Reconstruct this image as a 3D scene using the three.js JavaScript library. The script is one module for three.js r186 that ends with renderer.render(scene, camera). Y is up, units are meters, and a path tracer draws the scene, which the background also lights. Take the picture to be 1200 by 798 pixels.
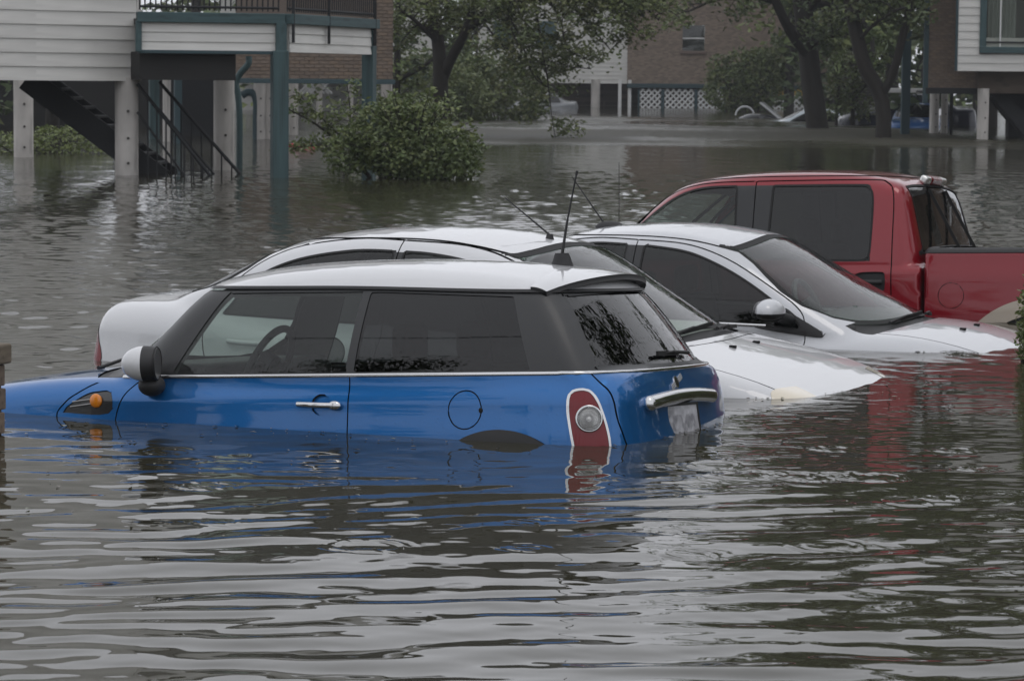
import * as THREE from 'three';
import { mergeGeometries } from 'three/addons/utils/BufferGeometryUtils.js';
import { RoundedBoxGeometry } from 'three/addons/geometries/RoundedBoxGeometry.js';

// ---------------------------------------------------------------- camera, sky, sun, exposure
const FOCAL = 3460, EYE = 1.507, HORIZON = 90, CX = 600, CY = 399;      // in pixels of the 1200 x 798 photograph; metres above the water
const PITCH = Math.atan((CY - HORIZON) / FOCAL);
const scene = new THREE.Scene();
const camera = new THREE.PerspectiveCamera(2 * Math.atan(399 / FOCAL) * 180 / Math.PI, 1024 / 680, 0.5, 1500);
camera.position.set(0, EYE, 0);
camera.rotation.set(-PITCH, 0, 0.5 * Math.PI / 180);
const renderer = new THREE.WebGLRenderer({ antialias: true });
renderer.toneMapping = THREE.LinearToneMapping;
renderer.toneMappingExposure = 0.70;
renderer.shadowMap.enabled = true;
{ // flat rain sky: an even overcast, a little brighter towards the zenith, with soft large cloud patches
  const w = 256, h = 128, d = new Float32Array(w * h * 4);
  for (let j = 0; j < h; j++) for (let i = 0; i < w; i++) {
    const el = ((j + 0.5) / h - 0.5) * Math.PI, az = (i + 0.5) / w * 2 * Math.PI;
    const up = Math.max(0, Math.sin(el));
    let v = 1.35 + 0.03 * up;
    v *= 1 + 0.035 * Math.sin(3 * az + 4 * up) * Math.cos(5 * up + 2 * az) * Math.cos(el) + 0.03 * Math.sin(7 * az - 9 * up) * Math.cos(el) * up;
    if (el < 0) v = 0.35;
    d.set([v * 0.965, v * 0.985, v * 1.05, 1], (j * w + i) * 4);
  }
  const t = new THREE.DataTexture(d, w, h, THREE.RGBAFormat, THREE.FloatType);
  t.mapping = THREE.EquirectangularReflectionMapping; t.magFilter = THREE.LinearFilter; t.minFilter = THREE.LinearFilter; t.needsUpdate = true;
  scene.background = t; scene.environment = t;
}
const sun = new THREE.DirectionalLight(0xfff8f0, 0.5);
sun.position.set(14, 90, -14); sun.target.position.set(0, 0, -30);
sun.castShadow = true; sun.shadow.radius = 40; sun.shadow.mapSize.set(2048, 2048);
Object.assign(sun.shadow.camera, { left: -60, right: 60, top: 90, bottom: -90, near: 1, far: 260 });
scene.add(sun, sun.target);
scene.fog = new THREE.FogExp2(0xd9dde2, 0.00045);                      // light rain haze
camera.focus = 12.6; camera.userData.fStop = 13;

// ---------------------------------------------------------------- helpers
const rad = (d) => d * Math.PI / 180;
const V = (x, y, z) => new THREE.Vector3(x, y, z);
const clamp = (x, a, b) => Math.min(b, Math.max(a, x)), lerp = (a, b, t) => a + (b - a) * t;
const smooth = (a, b, x) => { const t = clamp((x - a) / (b - a), 0, 1); return t * t * (3 - 2 * t); };
function rng(seed) { let s = seed | 0; return () => { s = (s + 0x6d2b79f5) | 0; let t = Math.imul(s ^ (s >>> 15), 1 | s); t = (t + Math.imul(t ^ (t >>> 7), 61 | t)) ^ t; return ((t ^ (t >>> 14)) >>> 0) / 4294967296; }; }
const hash2 = (i, j, s = 0) => { let n = Math.imul(i, 374761393) ^ Math.imul(j, 668265263) ^ Math.imul(s + 11, 2246822519); n = Math.imul(n ^ (n >>> 13), 1274126177); return ((n ^ (n >>> 16)) >>> 0) / 4294967296; };
function noise2(x, y, s = 0, per = 0) {                                 // value noise 0..1; per = tiling period
  const i = Math.floor(x), j = Math.floor(y), fx = x - i, fy = y - j, m = (a) => per ? ((a % per) + per) % per : a;
  const u = fx * fx * (3 - 2 * fx), v = fy * fy * (3 - 2 * fy);
  const a = hash2(m(i), m(j), s), b = hash2(m(i + 1), m(j), s), c = hash2(m(i), m(j + 1), s), d = hash2(m(i + 1), m(j + 1), s);
  return lerp(lerp(a, b, u), lerp(c, d, u), v);
}
function fbm(x, y, o = 4, s = 0, per = 0) { let v = 0, a = 0.5, t = 0; for (let k = 0; k < o; k++) { v += a * noise2(x, y, s + k, per); t += a; x *= 2; y *= 2; per *= 2; a *= 0.5; } return v / t; }
// photograph pixel -> direction, point on a level plane, point at a depth along the view
function ray(px, py) { return V((px - CX) / FOCAL, (CY - py) / FOCAL, -1).applyQuaternion(camera.quaternion); }
function onLevel(px, py, y = 0) { const r = ray(px, py), t = (y - EYE) / r.y; return V(r.x * t, y, r.z * t); }
function atDepth(px, py, z) { const r = ray(px, py), t = z / -r.z; return V(r.x * t, EYE + r.y * t, -z); }

const used = new Map();
function numbered(name) { const n = used.get(name) ?? 0; used.set(name, n + 1); return n ? `${name}_${String(n).padStart(3, '0')}` : name; }
function tag(o, label, category, group, kind) { if (label) o.userData.label = label; if (category) o.userData.category = category; if (group) o.userData.group = group; if (kind) o.userData.kind = kind; return o; }
function thing(name, label, category, pos, turn = 0, group) { const g = new THREE.Group(); g.name = numbered(name); if (pos) g.position.copy(pos); g.rotation.y = turn; scene.add(g); return tag(g, label, category, group); }
function mesh(name, geo, mat, parent) { const m = new THREE.Mesh(geo, mat); m.name = parent ? name : numbered(name); m.castShadow = m.receiveShadow = true; (parent ?? scene).add(m); return m; }
const box = (w, h, d, x = 0, y = 0, z = 0) => new THREE.BoxGeometry(w, h, d).translate(x, y, z);
const rbox = (w, h, d, r, x = 0, y = 0, z = 0) => new RoundedBoxGeometry(w, h, d, 2, r).translate(x, y, z);
function merged(list) { const g = mergeGeometries(list.map((a) => { const b = a.index ? a.toNonIndexed() : a; for (const k of Object.keys(b.attributes)) if (!['position', 'normal', 'uv'].includes(k)) b.deleteAttribute(k); return b; })); return g; }
function tube(points, r, seg = 24, sides = 6, closed = false) { return new THREE.TubeGeometry(new THREE.CatmullRomCurve3(points.map((p) => Array.isArray(p) ? V(...p) : p), closed, 'centripetal'), seg, r, sides, closed); }
function bar(a, b, w, h = w) {                                          // a square bar from a to b
  const A = Array.isArray(a) ? V(...a) : a, B = Array.isArray(b) ? V(...b) : b, d = B.clone().sub(A), L = d.length();
  const g = new THREE.BoxGeometry(w, L, h), q = new THREE.Quaternion().setFromUnitVectors(V(0, 1, 0), d.normalize());
  return g.applyQuaternion(q).translate((A.x + B.x) / 2, (A.y + B.y) / 2, (A.z + B.z) / 2);
}
function rod(a, b, r0, r1 = r0, sides = 8) { const A = Array.isArray(a) ? V(...a) : a, B = Array.isArray(b) ? V(...b) : b, d = B.clone().sub(A), L = d.length(); return new THREE.CylinderGeometry(r1, r0, L, sides).applyQuaternion(new THREE.Quaternion().setFromUnitVectors(V(0, 1, 0), d.normalize())).translate((A.x + B.x) / 2, (A.y + B.y) / 2, (A.z + B.z) / 2); }
function texture(w, h, fn, srgb = true, rx = 1, ry = 1) {
  const d = new Uint8Array(w * h * 4);
  for (let j = 0; j < h; j++) for (let i = 0; i < w; i++) { const c = fn(i / w, j / h, i, j); const k = (j * w + i) * 4; if (typeof c === 'number') { d[k] = d[k + 1] = d[k + 2] = clamp(c, 0, 1) * 255; } else { d[k] = clamp(c[0], 0, 1) * 255; d[k + 1] = clamp(c[1], 0, 1) * 255; d[k + 2] = clamp(c[2], 0, 1) * 255; } d[k + 3] = 255; }
  const t = new THREE.DataTexture(d, w, h, THREE.RGBAFormat); t.wrapS = t.wrapT = THREE.RepeatWrapping; t.magFilter = t.minFilter = THREE.LinearFilter; t.repeat.set(rx, ry); if (srgb) t.colorSpace = THREE.SRGBColorSpace; t.needsUpdate = true; return t;
}
const lin = (r, g, b) => new THREE.Color().setRGB(r, g, b);
const std = (c, roughness = 0.6, extra = {}) => new THREE.MeshStandardMaterial({ color: c, roughness, side: THREE.DoubleSide, ...extra });
const phys = (c, extra = {}) => new THREE.MeshPhysicalMaterial({ color: c, side: THREE.DoubleSide, ...extra });

// ---------------------------------------------------------------- floodwater and the ground under it
const ground = mesh('ground', new THREE.PlaneGeometry(1200, 1200).rotateX(-Math.PI / 2).translate(0, -1.3, -200), std(lin(0.06, 0.05, 0.04), 0.95)); ground.userData.kind = 'structure';
const waveSets = (() => {
  const R = rng(77), mk = (n, l0, l1, spread, mean, slope) => Array.from({ length: n }, (_, i) => { const L = l0 * (l1 / l0) ** ((i + R()) / n), a = rad(mean + spread * (R() + R() - 1)), k = 2 * Math.PI / L; return [Math.sin(a) * k, Math.cos(a) * k, R() * 6.28, slope / k]; });
  return { near: mk(18, 0.15, 0.52, 30, 17, 0.0150), cross: mk(9, 0.11, 0.26, 60, -10, 0.0100), chop: mk(22, 0.16, 0.48, 95, 5, 0.026), swell: mk(5, 1.2, 3.0, 24, -8, 0.007) };
})();
const rings = (() => { const R = rng(31), out = []; for (let k = 0; k < 46; k++) { const d = lerp(9.2, 15.5, R()), x = lerp(-0.17, 0.17, R() ** 0.6) * d; out.push([x, -d, 0.03 + 0.13 * R() * R(), 0.0011 + 0.0022 * R()]); } for (const [px, py, r] of [[838, 545, 0.10], [870, 557, 0.13], [925, 558, 0.09], [1022, 560, 0.12], [1118, 526, 0.08], [1105, 584, 0.07], [975, 525, 0.08], [1000, 559, 0.09], [950, 559, 0.12], [1145, 550, 0.07], [430, 640, 0.12], [240, 570, 0.10]]) { const p = onLevel(px, py); out.push([p.x, p.z, r, 0.0032]); } return out; })();
function waterHeight(x, z) {
  const d = -z, sum = (set, X, Z) => { let h = 0; for (const [kx, kz, p, a] of set) h += a * Math.sin(kx * X + kz * Z + p); return h; };
  const wx = x + 0.45 * (noise2(x * 0.9, z * 0.9, 3) - 0.5), wz = z + 0.5 * (noise2(x * 0.8 + 9, z * 0.8, 4) - 0.5) + 0.12 * (noise2(x * 2.6, z * 2.1, 6) - 0.5);
  const front = 1 - smooth(12.2, 14.2, d + 0.45 * x), patch = 0.45 + 1.1 * noise2(x * 0.5 + 3, z * 0.35, 8);
  const calmRight = smooth(0.4, 1.6, x) * smooth(9.2, 11.5, d) * (1 - smooth(15, 19, d)), lee = smooth(10.6, 12.2, d) * front;
  const far = smooth(13.5, 17.5, d + 0.3 * Math.abs(x)) * (0.35 + 1.15 * fbm(x * 0.16 + 5, z * 0.05, 3, 12)) * (1 - 0.55 * calmRight);
  let h = 0;
  h += sum(waveSets.near, wx, wz) * patch * (0.10 + 0.90 * front) * (1 - 0.62 * lee) * (1 - 0.66 * calmRight);
  h += sum(waveSets.cross, x, z) * (0.16 + 0.6 * noise2(x * 1.3, z * 1.1, 15) ** 2) * (1 - 0.6 * calmRight) * (1 - smooth(40, 60, d));
  if (far > 0.01) h += sum(waveSets.chop, wx, wz) * far * (1 - 0.55 * smooth(44, 54, d) * (1 - smooth(64, 72, d)) + 1.1 * smooth(66, 76, d) * (1 - smooth(100, 120, d)) * smooth(-6, 0, x) * (1 - smooth(9, 13, x)));
  h += sum(waveSets.swell, x, z) * (0.35 + 0.45 * front);
  if (d < 17 && d > 8) for (const [rx, rz, r, a] of rings) { const q = Math.hypot(x - rx, z - rz); if (q < r + 0.12) h += a * Math.cos((q - r) * 2 * Math.PI / 0.045) * Math.exp(-(((q - r) / 0.032) ** 2)); }
  return h;
}
{
  const rows = [-60, -20, -4, 0, 4]; for (let d = 6; d < 420; d += clamp(d * d / 5214 * 0.62, 0.021, 3 + d * 0.02)) rows.push(d); rows.push(600, 900);
  const cols = []; for (let k = -9; k <= 9; k++) if (Math.abs(k) > 3) cols.push(Math.sign(k) * (0.235 * 1.6 ** (Math.abs(k) - 3))); const n = 470; for (let k = 0; k <= n; k++) cols.push(lerp(-0.235, 0.235, k / n)); cols.sort((a, b) => a - b);
  const W = cols.length, pos = new Float32Array(rows.length * W * 3), uv = new Float32Array(rows.length * W * 2), idx = [];
  rows.forEach((d, j) => cols.forEach((c, i) => { const x = c * Math.max(18, d + 6) * (d < 12 ? lerp(1, d + 6 > 18 ? 1 : 1, 1) : 1), o = j * W + i, inner = Math.abs(c) <= 0.2351 && d > 5 && d < 130; pos[o * 3] = x; pos[o * 3 + 1] = inner ? waterHeight(x, -d) : 0; pos[o * 3 + 2] = -d; uv[o * 2] = x / 11; uv[o * 2 + 1] = -d / 11; if (i && j) idx.push(o - W - 1, o - W, o - 1, o - W, o, o - 1); }));
  const g = new THREE.BufferGeometry(); g.setAttribute('position', new THREE.BufferAttribute(pos, 3)); g.setAttribute('uv', new THREE.BufferAttribute(uv, 2)); g.setIndex(idx); g.computeVertexNormals();
  const N = 1024, R = rng(4), comp = Array.from({ length: 90 }, () => { const f = 22 + 150 * R() ** 1.5, a = (R() + R() - 1) * 1.25; return [Math.round(f * Math.sin(a)), Math.round(f * Math.cos(a)), R() * 6.28, 1 / Math.max(18, f)]; });
  const wav = new Float32Array(N * N); let lo = 1e9, hi = -1e9;
  { const sn = comp.map(([a, b, p]) => { const X = new Float32Array(N * 2), Y = new Float32Array(N * 2); for (let i = 0; i < N; i++) { X[i] = Math.sin(2 * Math.PI * a * i / N + p); X[i + N] = Math.cos(2 * Math.PI * a * i / N + p); Y[i] = Math.sin(2 * Math.PI * b * i / N); Y[i + N] = Math.cos(2 * Math.PI * b * i / N); } return [X, Y]; });
    for (let j = 0; j < N; j++) for (let i = 0; i < N; i++) { let h = 0; for (let c = 0; c < comp.length; c++) { const [X, Y] = sn[c]; h += comp[c][3] * (X[i] * Y[j + N] + X[i + N] * Y[j]); } h *= 0.25 + 1.1 * fbm(i / N * 6, j / N * 4, 3, 41, 0); wav[j * N + i] = h; lo = Math.min(lo, h); hi = Math.max(hi, h); } }
  const rip = texture(N, N, (u, v, i, j) => (wav[j * N + i] - lo) / (hi - lo), false);
  // how finely the wind has ruffled the surface: ripples too small to see, in drifting patches of about ten metres
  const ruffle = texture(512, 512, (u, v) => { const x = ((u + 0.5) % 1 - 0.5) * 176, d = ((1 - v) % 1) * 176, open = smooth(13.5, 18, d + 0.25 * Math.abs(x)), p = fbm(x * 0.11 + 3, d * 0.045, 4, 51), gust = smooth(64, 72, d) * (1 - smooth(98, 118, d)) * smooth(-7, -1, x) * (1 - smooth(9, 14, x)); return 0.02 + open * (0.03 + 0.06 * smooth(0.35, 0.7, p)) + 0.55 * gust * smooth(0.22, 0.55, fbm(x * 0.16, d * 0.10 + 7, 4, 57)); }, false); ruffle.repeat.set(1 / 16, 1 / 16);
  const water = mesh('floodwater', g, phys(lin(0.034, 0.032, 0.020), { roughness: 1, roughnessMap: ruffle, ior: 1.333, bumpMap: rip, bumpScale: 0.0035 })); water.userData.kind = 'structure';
}

// ---------------------------------------------------------------- car shells: a distance field meshed into smooth sheets, then cut into panels, panes and lamps
function spline(pts, n = 4, closed = true) {                            // a point whose third entry is 1 stays a corner
  const out = [], N = pts.length;
  for (let i = 0; i < (closed ? N : N - 1); i++) {
    const g = (k) => closed ? pts[(k + N) % N] : pts[clamp(k, 0, N - 1)];
    const p1 = g(i), p2 = g(i + 1), p0 = p1[2] ? p1 : g(i - 1), p3 = p2[2] ? p2 : g(i + 2);
    for (let k = 0; k < n; k++) {
      const t = k / n, a = 0.5;
      const f = (c) => { const m1 = a * (p2[c] - p0[c]), m2 = a * (p3[c] - p1[c]), t2 = t * t, t3 = t2 * t; return (2 * t3 - 3 * t2 + 1) * p1[c] + (t3 - 2 * t2 + t) * m1 + (-2 * t3 + 3 * t2) * p2[c] + (t3 - t2) * m2; };
      out.push([f(0), f(1)]);
    }
  }
  if (!closed) out.push(pts[N - 1].slice(0, 2));
  return out;
}
function polyField(pts) {                                               // signed distance to a closed outline, negative inside
  const n = pts.length, ax = new Float64Array(n), ay = new Float64Array(n), ex = new Float64Array(n), ey = new Float64Array(n), il = new Float64Array(n);
  for (let i = 0; i < n; i++) { const a = pts[i], b = pts[(i + 1) % n]; ax[i] = a[0]; ay[i] = a[1]; ex[i] = b[0] - a[0]; ey[i] = b[1] - a[1]; il[i] = 1 / Math.max(1e-12, ex[i] ** 2 + ey[i] ** 2); }
  return (x, y) => {
    let d = 1e9, inside = false;
    for (let i = 0; i < n; i++) {
      const wx = x - ax[i], wy = y - ay[i], t = clamp((wx * ex[i] + wy * ey[i]) * il[i], 0, 1), bx = wx - ex[i] * t, by = wy - ey[i] * t, q = bx * bx + by * by;
      if (q < d) d = q;
      if ((ay[i] > y) !== (ay[i] + ey[i] > y) && x < ax[i] + ex[i] * (y - ay[i]) / ey[i]) inside = !inside;
    }
    return inside ? -Math.sqrt(d) : Math.sqrt(d);
  };
}
const smax = (a, b, k) => { const h = clamp(0.5 + 0.5 * (a - b) / k, 0, 1); return lerp(b, a, h) + k * h * (1 - h); };
const smin = (a, b, k) => -smax(-a, -b, k);
function rampOf(pts) { return (x) => { if (x <= pts[0][0]) return pts[0][1]; for (let i = 1; i < pts.length; i++) if (x <= pts[i][0]) { const t = (x - pts[i - 1][0]) / (pts[i][0] - pts[i - 1][0]); return lerp(pts[i - 1][1], pts[i][1], t * t * (3 - 2 * t) * 0.5 + t * 0.5); } return pts[pts.length - 1][1]; }; }
function carField(c) {
  const half = spline([[c.plan[1][0] * 2 - c.plan[0][0] > 0 ? c.plan[0][0] : c.plan[0][0], -c.plan[1][1]], ...c.plan, [c.plan[c.plan.length - 1][0], -c.plan[c.plan.length - 2][1]]], 3, false);
  const low = polyField(spline(c.lower, 3)), plan = polyField([...half, [half[half.length - 1][0], -0.6], [half[0][0], -0.6]]), top = polyField(spline(c.green, 3)), barrel = rampOf(c.barrel);
  return (x, y, z) => {
    const q = z * z;
    const a = smax(low(x, y + c.hoodCrown * q), plan(x, Math.abs(z)) + barrel(y), c.kLow);
    const bow = lerp(c.bowRear, c.bowFront, smooth(c.bowFrom, c.bowTo, x));
    const b = smax(top(x + bow * q, y + c.roofCrown * q), (Math.abs(z) - c.wide(x, y)) * 0.93, c.kTop);
    let d = smin(a, b, c.kJoin);
    if (c.extra) d = c.extra(d, x, y, z);
    return d;
  };
}
function gradient(f, p, e = 2e-3) { return V(f(p.x + e, p.y, p.z) - f(p.x - e, p.y, p.z), f(p.x, p.y + e, p.z) - f(p.x, p.y - e, p.z), f(p.x, p.y, p.z + e) - f(p.x, p.y, p.z - e)).divideScalar(2 * e); }
class Shell {
  constructor(field, lo, hi, cell) {
    this.f = field; this.P = []; this.T = [];
    const n = [0, 1, 2].map((k) => Math.ceil((hi[k] - lo[k]) / cell)), B = 5, m = n.map((v) => v + 1), at = (i, j, k) => (k * m[1] + j) * m[0] + i;
    const val = new Float32Array(m[0] * m[1] * m[2]).fill(NaN), live = [];
    for (let k = 0; k < n[2]; k += B) for (let j = 0; j < n[1]; j += B) for (let i = 0; i < n[0]; i += B) {
      const h = B * cell / 2;
      if (Math.abs(field(lo[0] + i * cell + h, lo[1] + j * cell + h, lo[2] + k * cell + h)) > h * 1.75 * 1.45) continue;
      live.push([i, j, k]);
      for (let c = k; c <= Math.min(k + B, n[2]); c++) for (let b = j; b <= Math.min(j + B, n[1]); b++) for (let a = i; a <= Math.min(i + B, n[0]); a++) { const o = at(a, b, c); if (val[o] !== val[o]) val[o] = field(lo[0] + a * cell, lo[1] + b * cell, lo[2] + c * cell); }
    }
    const vert = new Int32Array(val.length).fill(-1), E = [[0, 1], [2, 3], [4, 5], [6, 7], [0, 2], [1, 3], [4, 6], [5, 7], [0, 4], [1, 5], [2, 6], [3, 7]], p = V(0, 0, 0);
    const cells = [];
    for (const [bi, bj, bk] of live) for (let k = bk; k < Math.min(bk + B, n[2]); k++) for (let j = bj; j < Math.min(bj + B, n[1]); j++) for (let i = bi; i < Math.min(bi + B, n[0]); i++) {
      const v = []; let neg = 0;
      for (let c = 0; c < 8; c++) { v.push(val[at(i + (c & 1), j + (c >> 1 & 1), k + (c >> 2))]); if (v[c] < 0) neg++; }
      if (!neg || neg === 8) continue;
      let x = 0, y = 0, z = 0, w = 0;
      for (const [a, b] of E) if ((v[a] < 0) !== (v[b] < 0)) { const t = v[a] / (v[a] - v[b]); x += (a & 1) + t * ((b & 1) - (a & 1)); y += (a >> 1 & 1) + t * ((b >> 1 & 1) - (a >> 1 & 1)); z += (a >> 2) + t * ((b >> 2) - (a >> 2)); w++; }
      p.set(lo[0] + (i + x / w) * cell, lo[1] + (j + y / w) * cell, lo[2] + (k + z / w) * cell);
      this.snap(p); vert[at(i, j, k)] = this.P.length; this.P.push([p.x, p.y, p.z]); cells.push([i, j, k]);
    }
    const quad = (a, b, c, d, flip) => { if (a < 0 || b < 0 || c < 0 || d < 0) return; if (flip) [b, d] = [d, b]; const L = (s, t) => (this.P[s][0] - this.P[t][0]) ** 2 + (this.P[s][1] - this.P[t][1]) ** 2 + (this.P[s][2] - this.P[t][2]) ** 2; if (L(a, c) < L(b, d)) this.T.push([a, b, c], [a, c, d]); else this.T.push([a, b, d], [b, c, d]); };
    for (const [i, j, k] of cells) {
      const s = val[at(i, j, k)] < 0;
      if (j && k && s !== val[at(i + 1, j, k)] < 0) quad(vert[at(i, j, k)], vert[at(i, j - 1, k)], vert[at(i, j - 1, k - 1)], vert[at(i, j, k - 1)], !s);
      if (i && k && s !== val[at(i, j + 1, k)] < 0) quad(vert[at(i, j, k)], vert[at(i, j, k - 1)], vert[at(i - 1, j, k - 1)], vert[at(i - 1, j, k)], !s);
      if (i && j && s !== val[at(i, j, k + 1)] < 0) quad(vert[at(i, j, k)], vert[at(i - 1, j, k)], vert[at(i - 1, j - 1, k)], vert[at(i, j - 1, k)], !s);
    }
    this.N = this.P.map((q) => this.normal(q));
  }
  snap(p, steps = 2) { for (let s = 0; s < steps; s++) { const d = this.f(p.x, p.y, p.z); if (Math.abs(d) < 1e-5) break; const g = gradient(this.f, p), l = g.lengthSq(); if (l < 1e-3) break; p.addScaledVector(g, -clamp(d / l, -0.02, 0.02)); } return p; }
  normal(q) { const g = gradient(this.f, V(q[0], q[1], q[2])).normalize(); return [g.x, g.y, g.z]; }
  // split every triangle along field = iso, inside the mask
  cut(field, iso) {
    const F = this.P.map((p, i) => field(p, this.N[i]) - iso), cache = new Map(), out = [];
    const mid = (a, b) => { const key = a < b ? a * 4e6 + b : b * 4e6 + a; let i = cache.get(key); if (i === undefined) { const t = clamp(F[a] / (F[a] - F[b]), 0.001, 0.999), A = this.P[a], B = this.P[b]; i = this.P.length; const p = this.snap(V(lerp(A[0], B[0], t), lerp(A[1], B[1], t), lerp(A[2], B[2], t)), 1); this.P.push([p.x, p.y, p.z]); this.N.push(this.normal([p.x, p.y, p.z])); cache.set(key, i); } return i; };
    for (const t of this.T) {
      const s = t.map((i) => F[i] < 0), n = s[0] + s[1] + s[2];
      if (n === 0 || n === 3 || t.some((i) => F[i] > 50)) { out.push(t); continue; }
      const k = n === 1 ? s.indexOf(true) : s.indexOf(false), a = t[k], b = t[(k + 1) % 3], c = t[(k + 2) % 3], ab = mid(a, b), ac = mid(a, c);
      out.push([a, ab, ac], [ab, b, c], [ab, c, ac]);
    }
    this.T = out;
  }
  // regions: [{ name, field, lo, hi }] first match wins; returns name -> triangles
  divide(regions) {
    const cuts = new Map();
    for (const r of regions) for (const t of r.tests) for (const iso of [t.lo, t.hi]) if (iso !== undefined) { const key = t.id + ':' + iso; if (!cuts.has(key)) { cuts.set(key, 1); this.cut(t.field, iso); } }
    const out = new Map();
    for (const t of this.T) {
      const p = [0, 1, 2].map((c) => (this.P[t[0]][c] + this.P[t[1]][c] + this.P[t[2]][c]) / 3), n = [0, 1, 2].map((c) => (this.N[t[0]][c] + this.N[t[1]][c] + this.N[t[2]][c]) / 3);
      const r = regions.find((g) => g.tests.every((q) => { const v = q.field(p, n); return (q.lo === undefined || v > q.lo) && (q.hi === undefined || v < q.hi); }));
      const name = r ? r.name : 'none';
      if (!out.has(name)) out.set(name, []);
      out.get(name).push(t);
    }
    return out;
  }
  // geometry of some triangles, moved by `off` along the normal, with a rim back to the surface when rim is set; uv in metres
  geometry(tris, off = 0, rim = 0) {
    const id = new Map(), pos = [], nor = [], uv = [], idx = [];
    const put = (i) => { let k = id.get(i); if (k === undefined) { k = pos.length / 3; id.set(i, k); const p = this.P[i], n = this.N[i]; pos.push(p[0] + n[0] * off, p[1] + n[1] * off, p[2] + n[2] * off); nor.push(...n); uv.push(...uvOf(p, n)); } return k; };
    for (const t of tris) { const [a, b, c] = t.map(put); idx.push(a, b, c); }
    if (rim) {
      const edges = new Map(); for (const t of tris) for (let k = 0; k < 3; k++) { const a = t[k], b = t[(k + 1) % 3], key = Math.min(a, b) * 4e6 + Math.max(a, b); if (edges.has(key)) edges.set(key, null); else edges.set(key, [a, b]); }
      for (const e of edges.values()) if (e) {
        const [a, b] = e, A = this.P[a], B = this.P[b], n = this.N[a], d = V(B[0] - A[0], B[1] - A[1], B[2] - A[2]), w = d.cross(V(...n)).normalize(), k = pos.length / 3;
        for (const i of [a, b]) for (const o of [off, rim]) { const p = this.P[i], m = this.N[i]; pos.push(p[0] + m[0] * o, p[1] + m[1] * o, p[2] + m[2] * o); nor.push(w.x, w.y, w.z); uv.push(...uvOf(p, m)); }
        idx.push(k, k + 1, k + 2, k + 2, k + 1, k + 3);
      }
    }
    const g = new THREE.BufferGeometry();
    g.setAttribute('position', new THREE.Float32BufferAttribute(pos, 3)); g.setAttribute('normal', new THREE.Float32BufferAttribute(nor, 3)); g.setAttribute('uv', new THREE.Float32BufferAttribute(uv, 2)); g.setIndex(idx);
    return g;
  }
  // surface point seen along a direction from outside, in car axes
  hit(o, d) { let t = 0; const p = V(0, 0, 0); for (let s = 0; s < 200; s++) { p.copy(o).addScaledVector(d, t); const v = this.f(p.x, p.y, p.z); if (v < 2e-4) return p.clone(); t += Math.max(v * 0.6, 5e-4); if (t > 40) break; } return null; }
  side(x, y, s) { const p = this.hit(V(x, y, s * 3), V(0, 0, -s)); return p; }
}
const uvOf = (p, n) => Math.abs(n[1]) > 0.75 ? [p[0], p[2]] : Math.abs(n[2]) > Math.abs(n[0]) ? [p[0], p[1]] : [p[2] + 7, p[1]];
function boxedField(pts, pad = 0.08) {                                  // polyField that answers roughly far from its outline
  const f = polyField(pts), xs = pts.map((p) => p[0]), ys = pts.map((p) => p[1]), a = Math.min(...xs), b = Math.max(...xs), c = Math.min(...ys), d = Math.max(...ys);
  return (x, y) => { const q = Math.max(a - x, x - b, c - y, y - d); return q > pad ? q : f(x, y); };
}
// fields over a car's surface; each carries an id so that a cut is made once
let fieldId = 0;
function sideField(pts, s, min = 0.25) { const f = boxedField(pts); return { id: ++fieldId, fn: (p, n) => (n[2] * s < min ? 99 : f(p[0], p[1])) }; }
function axisField(pts, u, v, dir, min = 0.15, where) { const f = boxedField(pts); return { id: ++fieldId, fn: (p, n) => (n[0] * dir[0] + n[1] * dir[1] + n[2] * dir[2] < min || (where && !where(p)) ? 99 : f(p[0] * u[0] + p[1] * u[1] + p[2] * u[2], p[0] * v[0] + p[1] * v[1] + p[2] * v[2])) }; }
const within = (F, hi = 0) => ({ id: F.id, field: F.fn, hi }), band = (F, lo, hi) => ({ id: F.id, field: F.fn, lo, hi });
function ribbon(path, w, h) {                                           // a flat moulding: path of {p, n}; w across, h proud
  const pos = [], nor = [], uv = [], idx = [], N = path.length;
  path.forEach(({ p, n }, i) => {
    const t = path[Math.min(N - 1, i + 1)].p.clone().sub(path[Math.max(0, i - 1)].p).normalize(), s = t.clone().cross(n).normalize();
    [[-0.5, 0], [-0.42, 0.75], [0, 1], [0.42, 0.75], [0.5, 0]].forEach(([a, b], k) => { const q = p.clone().addScaledVector(s, a * w).addScaledVector(n, b * h); pos.push(q.x, q.y, q.z); const m = s.clone().multiplyScalar(a * 2.2).addScaledVector(n, 0.25 + b).normalize(); nor.push(m.x, m.y, m.z); uv.push(i * 0.05, k * 0.01); });
    if (i) for (let k = 0; k < 4; k++) { const a = (i - 1) * 5 + k; idx.push(a, a + 1, a + 5, a + 1, a + 6, a + 5); }
  });
  const g = new THREE.BufferGeometry();
  g.setAttribute('position', new THREE.Float32BufferAttribute(pos, 3)); g.setAttribute('normal', new THREE.Float32BufferAttribute(nor, 3)); g.setAttribute('uv', new THREE.Float32BufferAttribute(uv, 2)); g.setIndex(idx);
  return g;
}
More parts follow.
